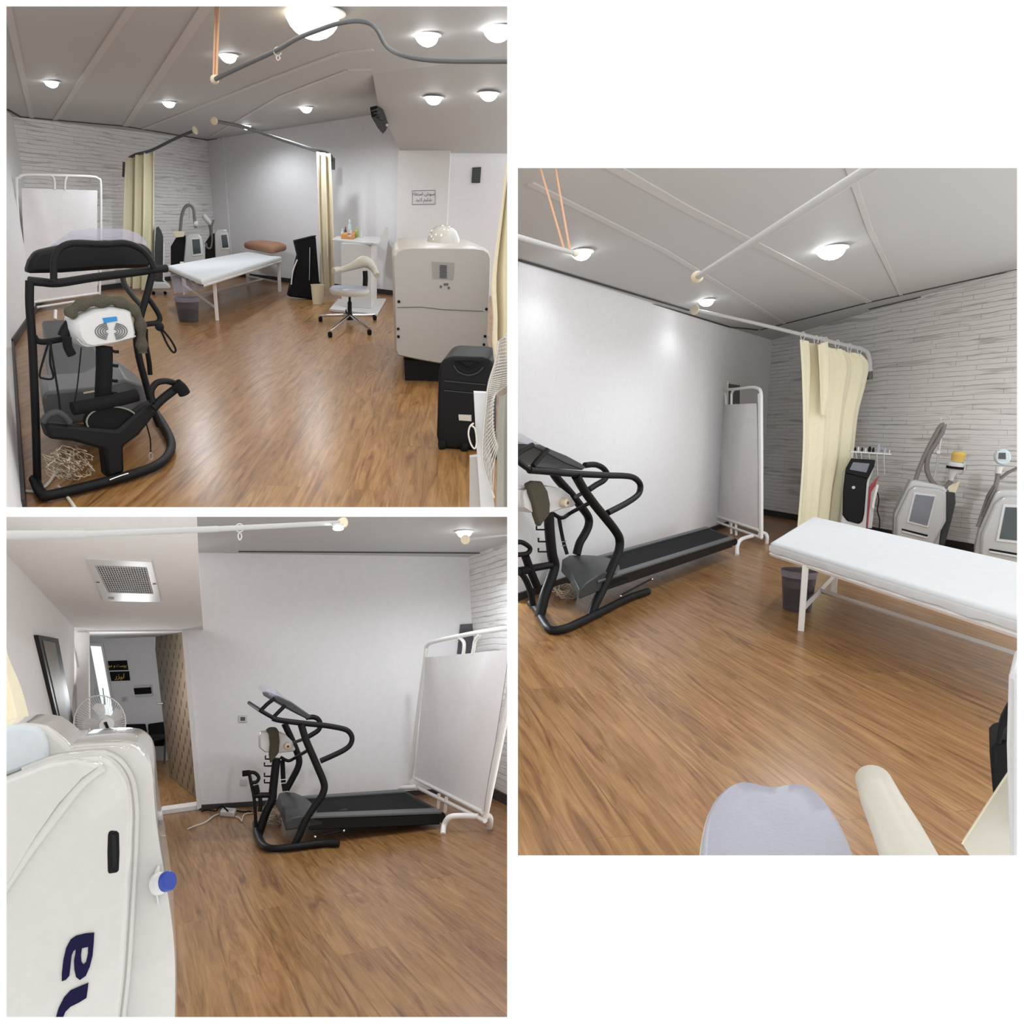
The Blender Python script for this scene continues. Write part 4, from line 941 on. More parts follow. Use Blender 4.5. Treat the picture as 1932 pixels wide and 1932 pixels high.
# tufted door, frame, threshold
DP = vpl(R.F(378, 1514), R.F(321, 1466)); n = tocam(DP)
dq = [(289, 1193), (343, 1191), (377, 1513), (320, 1465)]
dd = struct(MB().prism(HT(DP, dq), -n*.05).build('door_1', TAN, smooth=False, bevel=.01))
def lerp2(q, u, v): return ((q[0][0]*(1-u)+q[1][0]*u)*(1-v)+(q[3][0]*(1-u)+q[2][0]*u)*v, (q[0][1]*(1-u)+q[1][1]*u)*(1-v)+(q[3][1]*(1-u)+q[2][1]*u)*v)
mb = MB(); m2 = MB()
for i in range(17):
    for j in range(5):
        u, v = (j+.5+(.5 if i % 2 else 0))/5.6, (i+.6)/17.4; p = R.hit(DP, *lerp2(dq, u, v)); mb.lathe(p, [(.05, 0), (.035, .004), (.004, .006)], 8, n)
struct(mb.build('door_1_buttons', TANB))
p = R.hit(DP, *lerp2(dq, .05, .49)); mb = MB().lathe(p, [(.03, 0), (.03, .01)], 12, n); mb.tube([p, p+n*.06, p+n*.06-(R.hit(DP, *dq[1])-R.hit(DP, *dq[0])).normalized()*.12], .012, 8); struct(mb.build('door_1_handle', CHROME))
jr = shift(B_back, .03)
for i, q in enumerate([[(343, 1192), (352, 1192), (380, 1524), (372, 1528)], [(142, 1193), (166, 1193), (170, 1545), (150, 1545)]]):
    struct(MB().prism(HT(jr, q), -tocam(jr)*.05).build('door_1_frame', WALLW, smooth=False))
struct(rod('door_1_hinge_rod', shift(jr, .01), [(131, 1189), (139, 1215), (146, 1260)], 1.2, SILV, smooth=0))
a, b_ = R.F(297, 1539), R.F(379, 1527); nn = tocam(B_back)
struct(MB().prism([a, b_, b_-nn*.22, a-nn*.22], (0, 0, .045)).build('door_1_threshold', WALLW, smooth=False, bevel=.004))
lt = bpy.data.lights.new('hallway_fill', 'POINT'); lt.energy = 28; lt.shadow_soft_size = .15; lt.color = (.92, .96, 1)  # fill light without a fixture, added to brighten the dark hallway
lo = bpy.data.objects.new('hallway_fill', lt); COL.objects.link(lo); lo.matrix_world = R.M @ Matrix.Translation(R.D(240, 1300, 8.3))
# mirror on the left wall
pl = shift(B_left, .03); q = [(72, 1198), (110, 1205), (148, 1410), (124, 1420)]; t = thing('framed_mirror', 'tall dark framed mirror panel on the left wall beside the doorway', 'mirror', R.hit(pl, *q[3]))
slab('frame', pl, q, .03, BLACK, t, smooth=False); slab('mirror_glass', shift(pl, .006), [(81, 1208), (104, 1213), (139, 1404), (126, 1408)], .01, MIRR, t, smooth=False)
# ventilation grille in the sloping ceiling
pl = shift(B_bulk, .012); n = tocam(pl); t = thing('ceiling_vent', 'square white ventilation grille in the sloping ceiling above the doorway', 'vent', R.hit(pl, 235, 1095))
o, q = b1_((785, 412), (1380, 438), (1468, 802), (945, 792)), b1_((865, 470), (1337, 490), (1398, 728), (985, 716))
for k in range(4):
    a, b_, c, d_ = o[k], o[(k+1) % 4], q[(k+1) % 4], q[k]; MB().prism(HT(pl, [a, b_, c, d_]), -n*.012).build('vent_frame', WPLA, t, smooth=False)
slab('vent_backing', back(pl, .006), q, .004, BLACK, t, smooth=False)
mb = MB()
for k in range(20): mb.tube(HT(pl, [lerp2(q, (k+.5)/20, 0), lerp2(q, (k+.5)/20, 1)]), .0028, 4)
for k in range(14): mb.tube(HT(shift(pl, .003), [lerp2(q, 0, (k+.5)/14), lerp2(q, 1, (k+.5)/14)]), .0018, 4)
mb.build('vent_slats', WPLA, t)
for x, y in b1_((893, 620), (1408, 636)): MB().lathe(R.hit(pl, x, y), [(.012, 0), (.012, .004)], 10, n).build('screw', GREY, t)
slab('vent_label', shift(pl, .003), b1_((985, 760), (1040, 762), (1042, 778), (990, 776)), .002, GREY2, t, smooth=False)
# pedestal fan behind the white machine
fp = upright(192, 1600, 4); n = tocam(fp); t = thing('pedestal_fan', 'white pedestal fan with its round guard in front of the doorway', 'fan', fp[0])
cx, cy, rf = 188, 1364, 49
P = lambda x, y, d=0: R.hit(shift(fp, d), x, y)
MB().tube([P(*q_, .05) for q_ in arc(cx, cy, rf, 52)], R.m(fp[0], 1.3), 8, closed=True).build('guard_ring', WPLA, t)
mb = MB()
for k in range(64):
    a = 2*math.pi*k/64; mb.tube([P(200+13*math.cos(a), 1368+13*math.sin(a), .12), P((cx+200)/2+32*math.cos(a), 1366+33*math.sin(a), .11), P(cx+rf*math.cos(a), cy+52*math.sin(a), .05)], .0022, 4)
mb.build('guard_wires', WPLA, t)
ctr = (196, 1366)
for k in range(5):
    a = math.radians(72*k+35); r_ = lambda rr, da: (ctr[0]+rr*math.cos(a+da), ctr[1]-rr*math.sin(a+da))
    pts = [r_(8, -.4), r_(24, -.42), r_(38, -.28), r_(42, .05), r_(38, .34), r_(22, .25), r_(8, .4)]
    MB().prism([P(*q_, .01+.03*i/6) for i, q_ in enumerate(pts)], -n*.006).build('blade', mat('translucent_blade', (.72, .70, .68), .3, alpha=.8) if k == 0 else bpy.data.materials['translucent_blade'], t)
hb = MB().lathe(P(200, 1368, .12), [(R.m(fp[0], 14), -.02), (R.m(fp[0], 14.5), 0), (R.m(fp[0], 12), .015), (.004, .018)], 24, n).build('hub_cap', WPLA, t)
slab('hub_badge', shift(fp, .145), b2_((945, 450), (972, 442), (1002, 515), (978, 528)), .006, BLACK2, hb)
MB().lathe(P(197, 1366, -.03), [(.02, -.12), (.07, -.12), (.08, 0), (.03, .03)], 18, n).build('motor_housing', WPLA, t)
b = fp[0]; h0 = P(196, 1372, -.08); MB().tube([V((h0.x, h0.y, .02)), h0], .02, 12).build('pole', WPLA, t)
MB().lathe(V((h0.x, h0.y, 0)), [(.22, 0), (.22, .02), (.12, .04), (.03, .06)], 28).build('base', WPLA, t)
# cream curtain at the left edge
cl = (R.D(20, 1300, 3.0), V((.1, -1, 0)).normalized())
tag(drape(HT(cl, [(-50, 1150), (-50, 1300), (-50, 1400)]), HT(cl, [(4, 1190), (14, 1240), (38, 1300), (58, 1380), (66, 1440)]), cl, CREAM, nf=1.5, amp=.03, name='curtain'), 'cream curtain edge at the left of the doorway view behind the white machine', 'curtain')
# large white machine in the foreground
def tess(pl, outer, holes, m, name, parent, th=.004):
    from mathutils.geometry import tessellate_polygon
    loops = [HT(pl, outer)]+[HT(pl, h) for h in holes]; n = tocam(pl); flat = [p for l in loops for p in l]; tr = tessellate_polygon(loops); N_ = len(flat)
    mb = MB(); fs = [tuple(x) for x in tr]+[tuple(i+N_ for i in reversed(x)) for x in tr]; o = 0
    for l in loops:
        k = len(l); fs += [(o+i, o+(i+1) % k, N_+o+(i+1) % k, N_+o+i) for i in range(k)]; o += k
    mb.add([p+n*th for p in flat]+flat, fs); return mb.build(name, m, parent, smooth=False)
def white_machine():
    pf = (R.D(200, 1700, 1.95), V((.12, -1, 0)).normalized()); n = tocam(pf); base = R.hit(pf, 180, 1700)
    t = thing('body_shaping_cabin', 'large glossy white machine with dark blue letters in the foreground of the doorway view', 'machine', (base.x, base.y, 0))
    out = sm([V((x, y, 0)) for x, y in [(-60, 1440), (40, 1416), (138, 1406), (190, 1402), (238, 1402), (262, 1409), (280, 1426), (289, 1452), (292, 1485), (296, 1540), (303, 1590), (314, 1655), (325, 1725), (332, 1790), (334, 1850), (333, 1950), (330, 2160)]], 3)
    out = [(p.x, p.y) for p in out]+[(-60, 2160)]
    p = HT(back(pf, .03), out); cen = sum(p, V((0, 0, 0)))/len(p)
    def sc1(q, s): return V((cen.x+(q.x-cen.x)*s, cen.y+(q.y-cen.y)*s, cen.z+(q.z-cen.z)*s))
    MB().loft([[sc1(q, s)-n*d for q in p] for d, s in ((-.012, .955), (0, .975), (.03, .992), (.08, 1), (.5, .985), (.62, .95))]).build('body_shell', GLOSSW, t)
    fr = sm([V((x, y, 0)) for x, y in b2_((-250, 1060), (60, 940), (440, 790), (700, 748), (860, 732), (960, 745), (1060, 800), (1140, 900), (1190, 1030), (1215, 1250))+b3_((1205, 200), (1195, 500), (1170, 900), (1130, 1500), (1080, 2000), (1060, 2900))], 3)
    fr = [(q.x, q.y) for q in fr]+[(-60, 2150)]
    q_ = HT(shift(pf, .012), fr); c2 = sum(q_, V((0, 0, 0)))/len(q_)
    MB().loft([[c2+(q-c2)*s+n*d for q in q_] for d, s in ((-.04, 1), (0, .998), (.018, .985), (.03, .955), (.038, .90), (.042, .8))]).build('front_panel', GLOSSW, t)
    mb = MB(); seam = HT(shift(pf, .0), [(x+4, y) for x, y in fr[4:-2]]); mb.tube(seam, .010, 8); mb.build('edge_bead', GLOSSW, t)
    # curved crease across the front panel
    cr = HT(shift(pf, .050), b2_((960, 840), (860, 900), (720, 1020), (560, 1220), (400, 1430), (300, 1560))+b3_((200, 440), (60, 650), (-150, 950)))
    MB().tube(sm(cr, 4), [.004]+[.018]*32, 10).build('front_crease', GLOSSW, t)
    up = b2_((930, 820), (820, 890), (560, 1170), (330, 1500), (60, 1950), (-250, 2400), (-250, 1080), (60, 965), (450, 815), (700, 772))
    u_ = HT(shift(pf, .050), up); c3 = sum(u_, V((0, 0, 0)))/len(u_); MB().loft([[c3+(q-c3)*s+n*d for q in u_] for d, s in ((0, 1), (.012, .97), (.02, .9), (.022, .7))]).build('upper_panel', GLOSSW, t)
    # raised head end
    hd = b2_((-250, 560), (-100, 500), (60, 478), (200, 455), (330, 462), (420, 480), (510, 540), (600, 615), (665, 690), (672, 760), (500, 800), (60, 960), (-250, 1080))
    h_ = HT(back(pf, .02), hd); MB().prism(h_, -n*.35).build('head_rest_shell', GLOSSW, t, bevel=.03, seg=4)
    hi = b2_((-250, 580), (60, 492), (200, 472), (330, 490), (395, 540), (430, 620), (450, 790), (60, 938), (-250, 1060))
    slab('head_rest_inner', shift(pf, .0), hi, .05, mat('pale_blue_grey_shell', (.52, .56, .58), .4), t, bevel=.012)
    # recessed black handle, blue socket, lettering
    f = shift(pf, .056); sl = b3_((985, 185), (1010, 176), (1060, 180), (1082, 200), (1086, 380), (1080, 540), (1060, 562), (985, 574), (974, 550), (970, 380), (975, 220))
    slab('handle_slot', f, sl, .03, BLACK2, t, bevel=.006); slab('slot_recess', shift(f, .002), b3_((1012, 215), (1055, 215), (1060, 500), (1020, 520)), .01, BLACK, t)
    a = R.hit(shift(pf, -.0), *b3_((1425, 660))[0]); b_ = R.hit(shift(pf, .035), *b3_((1508, 640))[0]); ax = (b_-a); ax.x *= 1.0
    slab('socket_plate', shift(pf, .0), b3_((1425, 505), (1450, 510), (1440, 600), (1415, 660), (1440, 850), (1428, 852), (1385, 650), (1400, 560)), .02, WPLA, t, bevel=.003)
    L = ax.length; r_ = R.m(a, 17); ax = (ax.normalized()+V((.25, 0, .0))).normalized()
    MB().lathe(a, [(r_*1.15, 0), (r_*1.15, L*.25), (r_*.95, L*.3), (r_*.95, L)], 26, ax).build('socket_body', WPLA, t)
    MB().lathe(b_, [(r_*1.02, -.004), (r_*1.02, .012), (r_*.9, .016), (.002, .017)], 26, ax).build('socket_cap', BLUE, t)
    lt = shift(pf, .0545)
    A = b3_((855, 1102), (780, 1108), (690, 1130), (640, 1165), (600, 1240), (575, 1350), (562, 1470), (562, 1540), (600, 1525), (630, 1490), (640, 1400), (650, 1310), (668, 1265), (688, 1252), (684, 1290), (672, 1350), (675, 1430), (690, 1500), (725, 1528), (780, 1490), (815, 1410), (840, 1310), (850, 1200))
    H_ = b3_((744, 1240), (800, 1228), (798, 1290), (780, 1370), (755, 1392), (738, 1360), (735, 1300))
    tess(lt, A, [H_], NAVY, 'lettering', t)
    tess(lt, b3_((802, 1557), (720, 1590), (640, 1625), (580, 1690), (530, 1790), (500, 1900), (495, 2000), (560, 2000), (568, 1880), (595, 1815), (640, 1770), (720, 1730), (785, 1690), (795, 1620)), [], NAVY, 'lettering', t)
white_machine()
# curtain rod above, ring, second rod end
def loose_rod(pts, rs, name, label, cap, capr=1.0):
    P_ = [R.D(x, y, d) for x, y, d in pts]; t = thing('curtain_rod', label, 'curtain rod', P_[0])
    for k, (i0, i1, r0, r1) in enumerate(rs): MB().tube([P_[i0], P_[i1]], [R.m(P_[i0], r0), R.m(P_[i1], r1)], 16).build('rod_tube', RODM, t)
    e = P_[-1]; d = (P_[-1]-P_[-2]).normalized(); rr = R.m(e, cap)
    MB().lathe(e, [(rr*.5, -.03), (rr*.9, -.01), (rr, 0), (rr, .015), (rr*.8, .02)], 22, d).build('end_flange', CREAMP, t); return t
loose_rod([(-60, 1010, 2.3), (158, 1008, 2.6), (410, 998, 3.1), (646, 986, 3.7)], [(0, 1, 9, 8), (1, 2, 6.5, 6), (2, 3, 5.3, 4.5)], '', 'long white telescopic curtain rod across the top of the doorway view', 10)
loose_rod([(966, 1009, 4.9), (879, 1018, 4.2)], [(0, 1, 2.5, 3)], '', 'short grey curtain rod end below the spotlight above the folding screen', 9)
c = R.D(452, 996, 3.2); ring_hook((c, V((0, -1, 0))), 452, 996, 7, 'white plastic ring hanging from the long white rod', 16, WPLA)
p = R.D(638, 993, 3.62); t = thing('rod_end_lamp', 'small glowing lamp under the end of the long white rod', 'lamp', p)
MB().ball(p+V((0, 0, -.012)), .022, sc_=(1.3, 1.3, .5)).build('lamp_lens', LAMPW, t); MB().lathe(p, [(.03, 0), (.03, .012)], 14).build('lamp_ring', WPLA, t)
# wall switch, outlet, power strip and cables
def wall_plate(pl, x0, y0, x1, y1, m, m2, name, label, cat):
    t = thing(name, label, cat, R.hit(pl, (x0+x1)/2, y1)); slab('plate', pl, [(x0, y0), (x1, y0), (x1, y1), (x0, y1)], .012, m, t, bevel=.003)
    mx, my = (x1-x0)*.22, (y1-y0)*.22; slab('insert', shift(pl, .005), [(x0+mx, y0+my), (x1-mx, y0+my), (x1-mx, y1-my), (x0+mx, y1-my)], .008, m2, t)
    return t
wall_plate(shift(B_back, .012), 450, 1350, 466, 1363, SILV, mat('brown_socket', (.10, .08, .08), .5), 'wall_socket', 'dark brown wall socket on the white wall left of the treadmill', 'socket')
wall_plate(shift(B_back, .012), 454, 1470, 467, 1482, WPLA, SILV, 'wall_socket', 'white wall socket low on the wall behind the stepper handle', 'socket')
q = FT(b4_((185, 1450), (330, 1465), (355, 1420), (215, 1408))); cc = sum(q, V((0, 0, 0)))/4; t = thing('power_strip', 'white power strip lying on the floor by the wall left of the treadmill', 'power strip', cc)
MB().prism(q, (0, 0, .05)).build('strip_body', WPLA, t, bevel=.01)
for k in range(3): p = q[3].lerp(q[2], .25+.25*k).lerp(q[0].lerp(q[1], .25+.25*k), .5)+V((0, 0, .05)); MB().lathe(p, [(.022, 0), (.022, .004)], 14).build('outlet', SILV, t)
def cable(pix, r, m, label, z=.012, lift=None):
    pts = [R.F(x, y, (lift[i] if lift else z)) for i, (x, y) in enumerate(pix)]
    return tag(MB().tube(sm(pts, 5), r, 6).build('cable', m), label, 'cable')
cable(b4_((-140, 1580), (-60, 1545), (40, 1510), (120, 1450), (180, 1425)), .007, WCORD, 'white cable running along the floor from the white machine to the power strip')
cable(b4_((0, 1400), (60, 1385), (150, 1395), (165, 1370), (200, 1345), (240, 1370), (270, 1400)), .008, BLACK2, 'black cable looping up over the power strip', lift=[.015, .02, .03, .08, .12, .09, .05])
cable(b4_((300, 1420), (360, 1395), (420, 1405), (480, 1400), (520, 1410)), .008, BLACK2, 'black cable running along the wall from the power strip to the treadmill')
cable(b4_((345, 1450), (390, 1470), (410, 1500), (420, 1450), (450, 1425), (520, 1415)), .006, WCORD, 'thin white cable curling between the power strip and the treadmill')
# dark opening high in the far corner
struct(slab('window_2', shift(B_back, .02), b5_((940, 115), (1110, 105), (1110, 345), (915, 345)), .02, GREY2, smooth=False))
struct(slab('window_2_pane', shift(B_back, .03), b5_((935, 150), (1090, 150), (1075, 345), (920, 345)), .01, mat('dark_window', (.06, .06, .07), .3), smooth=False))
# folding screen
SB = vpl(R.F(772, 1499), R.F(906, 1574))
folding_screen(SB, b5_, dict(r=3.6, frame=[(545, 1350), (600, 880), (668, 370), (680, 285), (735, 250), (1010, 190), (1335, 141)],
    frame2=[[(1338, 610), (1310, 760), (1210, 1250), (1130, 1640)], [(1336, 500), (1290, 760), (1190, 1250), (1108, 1640)]], bars=[[(545, 1350), (1130, 1640)], [(590, 1310), (1110, 1570)]], stubs=[[(925, 212), (965, 250), (968, 300), (962, 345)], [(1090, 195), (1055, 240), (1045, 290), (1035, 345)], [(775, 1430), (768, 1540)], [(832, 1455), (822, 1570)]],
    cloth=[(675, 372), (1325, 310), (1120, 1565), (585, 1310)], feet=[[(805, 1745, 0), (815, 1670, .06), (860, 1610, .13), (960, 1600, .14), (1080, 1605, .14)], [(1165, 1700, 0), (1175, 1640, .08), (1160, 1600, .13), (1110, 1600, .14)], [(450, 1410, .05), (490, 1385, .12), (600, 1378, .14)]]),
    'white folding screen on curved tube feet at the right edge of the doorway view')
# treadmill, side view
TN = vpl(R.F(514, 1605), R.F(800, 1568)); o = R.F(482, 1553); TF = (o, TN[1])
tread_side(b4_, TN, TF, dict(sc=5.367, where='treadmill by the doorway',
    base_n=[(1395, 1720), (1200, 1725), (900, 1765), (700, 1775), (610, 1720), (570, 1620), (545, 1520)],
    up_n=[(1010, 520), (1060, 680), (1120, 820), (1180, 960), (1230, 1080), (1245, 1160), (1215, 1250), (1130, 1370), (1050, 1500), (1000, 1620), (950, 1720), (930, 1760)],
    up_f=[(840, 510), (900, 640), (960, 780), (990, 880), (975, 960), (920, 1070), (860, 1180)],
    rail_n=[(720, 455), (800, 478), (1050, 510), (1250, 530), (1420, 560), (1490, 590), (1525, 650), (1510, 720), (1450, 775), (1330, 835), (1205, 890)],
    rail_f=[(1060, 450), (1130, 445), (1180, 465), (1205, 515), (1190, 570), (1140, 610), (1060, 655)],
    arms=[[(600, 380), (660, 415), (730, 455)], [(600, 380), (670, 310), (740, 258)], [(735, 440), (790, 385), (850, 325)]],
    console=[(740, 245), (800, 240), (930, 300), (1030, 370), (1130, 440), (1095, 480), (980, 420), (850, 345), (760, 290)],
    visor=[(665, 180), (720, 158), (765, 162), (850, 240), (940, 300), (905, 325), (800, 262), (720, 235)],
    cross=[((1080, 780), [(960, 850), (880, 888), (800, 850)]), ((1035, 668), [(945, 700)])],
    deck=[(1090, 1475), (2415, 1425), (2034, 1202), (1040, 1270)], deck_h=.09,
    hood_n=[(850, 1600), (860, 1500), (920, 1460), (1040, 1440), (1230, 1490), (1240, 1540)], hood_f=[(745, 1340), (785, 1215), (850, 1200), (940, 1210), (1060, 1262), (1060, 1300)],
    strut=[(1150, 1655), (1440, 1592)], post=[(760, 860), (745, 1000), (725, 1180), (715, 1280), (650, 1420), (590, 1600), (575, 1650)], hooks=[(690, 870), (680, 940), (680, 1045), (680, 1110)],
    house=[(585, 640), (600, 600), (650, 590), (760, 585), (850, 620), (920, 690), (950, 770), (940, 790), (860, 800), (760, 812), (640, 800), (590, 760)],
    fur=[(650, 580), (690, 550), (760, 550), (785, 590), (795, 700), (785, 810), (745, 860), (700, 920), (685, 830), (695, 720), (685, 620)],
    knob=[(868, 735)], strap=[(820, 880), (825, 1000), (830, 1100), (845, 1195)], buckle=[(825, 1095)],
    bars=[([(480, 985), (500, 1100), (530, 1240), (545, 1400), (550, 1560)], 18), ([(480, 1005), (540, 1010), (580, 1055), (560, 1100), (510, 1110)], 19), ([(530, 1240), (620, 1235), (720, 1235)], 28), ([(590, 1230), (600, 1330), (590, 1400)], 22)],
    grips=[([(415, 1018), (480, 1010)], 30), ([(545, 1140), (560, 1210)], 36)], wires=[(700, 1520), 120]),
    'black treadmill in side view against the white wall in the doorway view', None)
# ================================================================== ROOM C OBJECTS
R = RC
c6_, c7_, c8_, cu_, cr_, cs_, ct_ = crop(970, 760, 4.2), crop(1570, 760, 5.337), crop(1300, 940, 3.057), crop(1480, 600, 4.83), crop(1750, 1200, 4.39), crop(1300, 700, 5.367), crop(970, 960, 2.008)
CP = vpl(R.F(1640, 1012), R.F(1320, 1046))
# rods
P_ = HT(CP, [(1312, 585), (1400, 604), (1500, 628), (1590, 650), (1628, 660), (1638, 672), (1641, 700)])
t = thing('curtain_rod', 'curtain rod with hooks carrying the yellow curtain to the stone wall', 'curtain rod', P_[0])
Q_ = sm(P_, 4); MB().tube(Q_, [R.m(q, 3+2.3*i/len(Q_)) for i, q in enumerate(Q_)], 12).build('rod_tube', RODM, t)
MB().lathe(P_[0], [(R.m(P_[0], 4), -.02), (R.m(P_[0], 9), 0), (R.m(P_[0], 9), .015), (R.m(P_[0], 5), .02)], 22, (P_[0]-P_[1])).build('end_flange', CREAMP, t)
MB().tube(HT(CP, [(1641, 690), (1641, 716)]), R.m(P_[-1], 5), 10).build('wall_bracket', GREY2, t)
for i, (x, y) in enumerate([(1515, 633), (1540, 640), (1548, 642), (1553, 643), (1558, 643), (1580, 648), (1603, 655), (1622, 660)]):
    c = R.hit(CP, x, y); tt = thing('curtain_hook', 'white plastic hook on the rod, %s from the free end' % ['first', 'second', 'third', 'fourth', 'fifth', 'sixth', 'seventh', 'eighth and last'][i], 'hook', c, 'hooks of the yellow curtain')
    MB().tube(sm(HT(shift(CP, .02), [(x-3, y+8), (x-4.5, y), (x-2, y-6), (x+2, y-6), (x+3.5, y), (x+2, y+6), (x-1, y+12)]), 3), R.m(c, .9), 6).build('hook_wire', WPLA, tt)
loose_rod([(1700, 280, 1.7), (1640, 318, 1.9), (1316, 522, 4.0)], [(0, 1, 13, 12), (1, 2, 11, 6)], '', 'thick white curtain rod crossing the ceiling diagonally in the bed view', 11)
loose_rod([(968, 444, 2.9), (1084, 478, 3.5)], [(0, 1, 5, 4)], '', 'short white rod at the left edge hung from two orange strings', 6)
e = R.D(1084, 478, 3.5)
for i, (x0, x1, y1) in enumerate([(1016, 1066, 462), (1046, 1075, 458)]):
    tag(MB().tube([R.D(x1, y1+14, 3.48), R.hit(C_ceil, x0, 305)], .006, 6).build('hanging_string', STRING), 'orange string in the bed view, %s of the pair above the short rod' % ('left one' if i == 0 else 'right one'), 'string', 'strings above the short rod')
# curtain
Lp = HT(CP, cu_((135, 195), (148, 600), (150, 1200), (108, 1900))); Rp = HT(CP, cu_((700, 335), (772, 430), (735, 640), (670, 900), (625, 1300), (560, 1500), (515, 1900)))
tag(drape(Lp, Rp, CP, YELLOW, nf=3.5, amp=.035, n=70), 'long pale yellow curtain hanging in front of the stone wall beside the black machine', 'curtain')
kp = shift(CP, .09); Lk, Rk = HT(kp, cu_((300, 245), (305, 420), (310, 600), (325, 880))), HT(kp, cu_((385, 215), (395, 400), (392, 650), (365, 885)))
tag(drape(Lk, Rk, kp, YELLOW, nf=1.4, amp=.025, n=16, name='curtain_tail'), 'bunched end of yellow cloth folded over the front of the long curtain', 'curtain')
# corner opening
struct(slab('window_3', shift(C_mid, .02), [(1374, 718), (1424, 722), (1424, 729), (1398, 728), (1398, 800), (1374, 800)], .03, WALLW, smooth=False))
struct(slab('window_3_pane', shift(C_mid, .03), [(1376, 724), (1396, 727), (1395, 800), (1376, 800)], .01, bpy.data.materials['dark_window'], smooth=False))
SC_ = vpl(R.F(1334, 992), R.F(1438, 1030))
folding_screen(SC_, cs_, dict(r=2.6, frame=[(190, 1495), (175, 1200), (135, 700), (105, 300), (103, 240), (130, 210), (200, 198), (460, 184), (620, 165), (690, 172), (728, 215), (732, 400), (735, 1000), (735, 1690)],
    frame2=[[(712, 230), (714, 800), (716, 1680)]], bars=[[(190, 1495), (735, 1690)], [(215, 1450), (712, 1615)]], stubs=[[(330, 192), (365, 235), (374, 290), (375, 342)], [(462, 188), (435, 220), (430, 280), (430, 342)], [(428, 1530), (428, 1650)], [(476, 1545), (478, 1665)]],
    cloth=[(118, 348), (690, 328), (702, 1612), (215, 1452)], feet=[[(485, 1868, 0), (490, 1770, .07), (530, 1705, .13), (640, 1670, .14)], [(785, 1745, 0), (790, 1680, .09), (770, 1645, .13), (735, 1640, .14)], [(100, 1590, .05), (150, 1545, .12), (250, 1515, .14)]]),
    'white cloth folding screen between the treadmill end and the stone wall, bed view')
# treadmill
TN = vpl(R.F(1048, 1192), R.F(1225, 1120)); TF = (R.F(1008, 1146), TN[1])
tread_side(c6_, TN, TF, dict(sc=4.2, where='treadmill in the bed view', rup=38,
    base_n=[(1060, 1495), (900, 1550), (700, 1650), (540, 1730), (400, 1790), (290, 1800), (230, 1730), (180, 1640), (130, 1590)],
    up_n=[(490, 580), (560, 700), (640, 810), (730, 920), (800, 1010), (835, 1080), (830, 1170), (790, 1270), (740, 1390), (690, 1500), (640, 1600), (610, 1690)],
    up_f=[(270, 490), (340, 600), (430, 700), (520, 810), (585, 900), (590, 970), (560, 1040), (520, 1110), (495, 1200)],
    rail_n=[(120, 532), (220, 540), (450, 560), (740, 575), (860, 578), (940, 590), (990, 630), (1000, 680), (975, 735), (880, 800), (740, 872)],
    rail_f=[(560, 495), (640, 490), (700, 515), (735, 560), (715, 610), (650, 650), (590, 690)],
    arms=[[(-4, 430), (50, 480), (122, 532)], [(-4, 430), (60, 380), (145, 335)], [(150, 500), (200, 440), (262, 372)]],
    console=[(150, 330), (240, 330), (340, 375), (450, 420), (560, 480), (600, 515), (570, 535), (430, 480), (280, 400), (180, 350)],
    visor=[(20, 240), (80, 230), (140, 250), (260, 320), (355, 375), (340, 400), (220, 350), (110, 305)],
    cross=[((600, 792), [(460, 865), (380, 912), (310, 880)]), ((545, 712), [(490, 745)])],
    deck=[(690, 1420), (1735, 1085), (1516, 995), (650, 1235)], deck_h=.09,
    hood_n=[(515, 1560), (520, 1480), (570, 1430), (700, 1340), (900, 1370), (910, 1400)], hood_f=[(370, 1340), (380, 1240), (440, 1205), (560, 1205), (740, 1215), (740, 1250)],
    strut=[(835, 1530), (1085, 1397)], post=[(275, 870), (280, 1000), (300, 1200), (320, 1290), (290, 1400), (245, 1520), (215, 1640), (200, 1700)], hooks=[(190, 910), (210, 1005), (225, 1100), (225, 1180)],
    house=[(48, 740), (55, 690), (120, 660), (260, 655), (370, 675), (440, 730), (485, 800), (470, 820), (380, 838), (260, 880), (120, 870), (60, 830)],
    fur=[(115, 640), (160, 618), (225, 622), (270, 700), (290, 800), (285, 890), (240, 940), (210, 985), (180, 900), (160, 800), (130, 720)],
    knob=[(378, 788)], strap=[(355, 910), (370, 1000), (390, 1100), (420, 1200)], buckle=[(392, 1115)],
    bars=[([(40, 1330), (90, 1400), (130, 1500), (150, 1600)], 26), ([(-4, 1110), (60, 1105), (125, 1150), (100, 1195), (-4, 1205)], 20), ([(30, 1340), (150, 1310), (290, 1285)], 30)],
    grips=[([(40, 1335), (95, 1325)], 34), ([(90, 1220), (130, 1330), (180, 1450)], 34)], wires=[(400, 1540), 105]),
    'black treadmill by the left wall in the bed view', None)
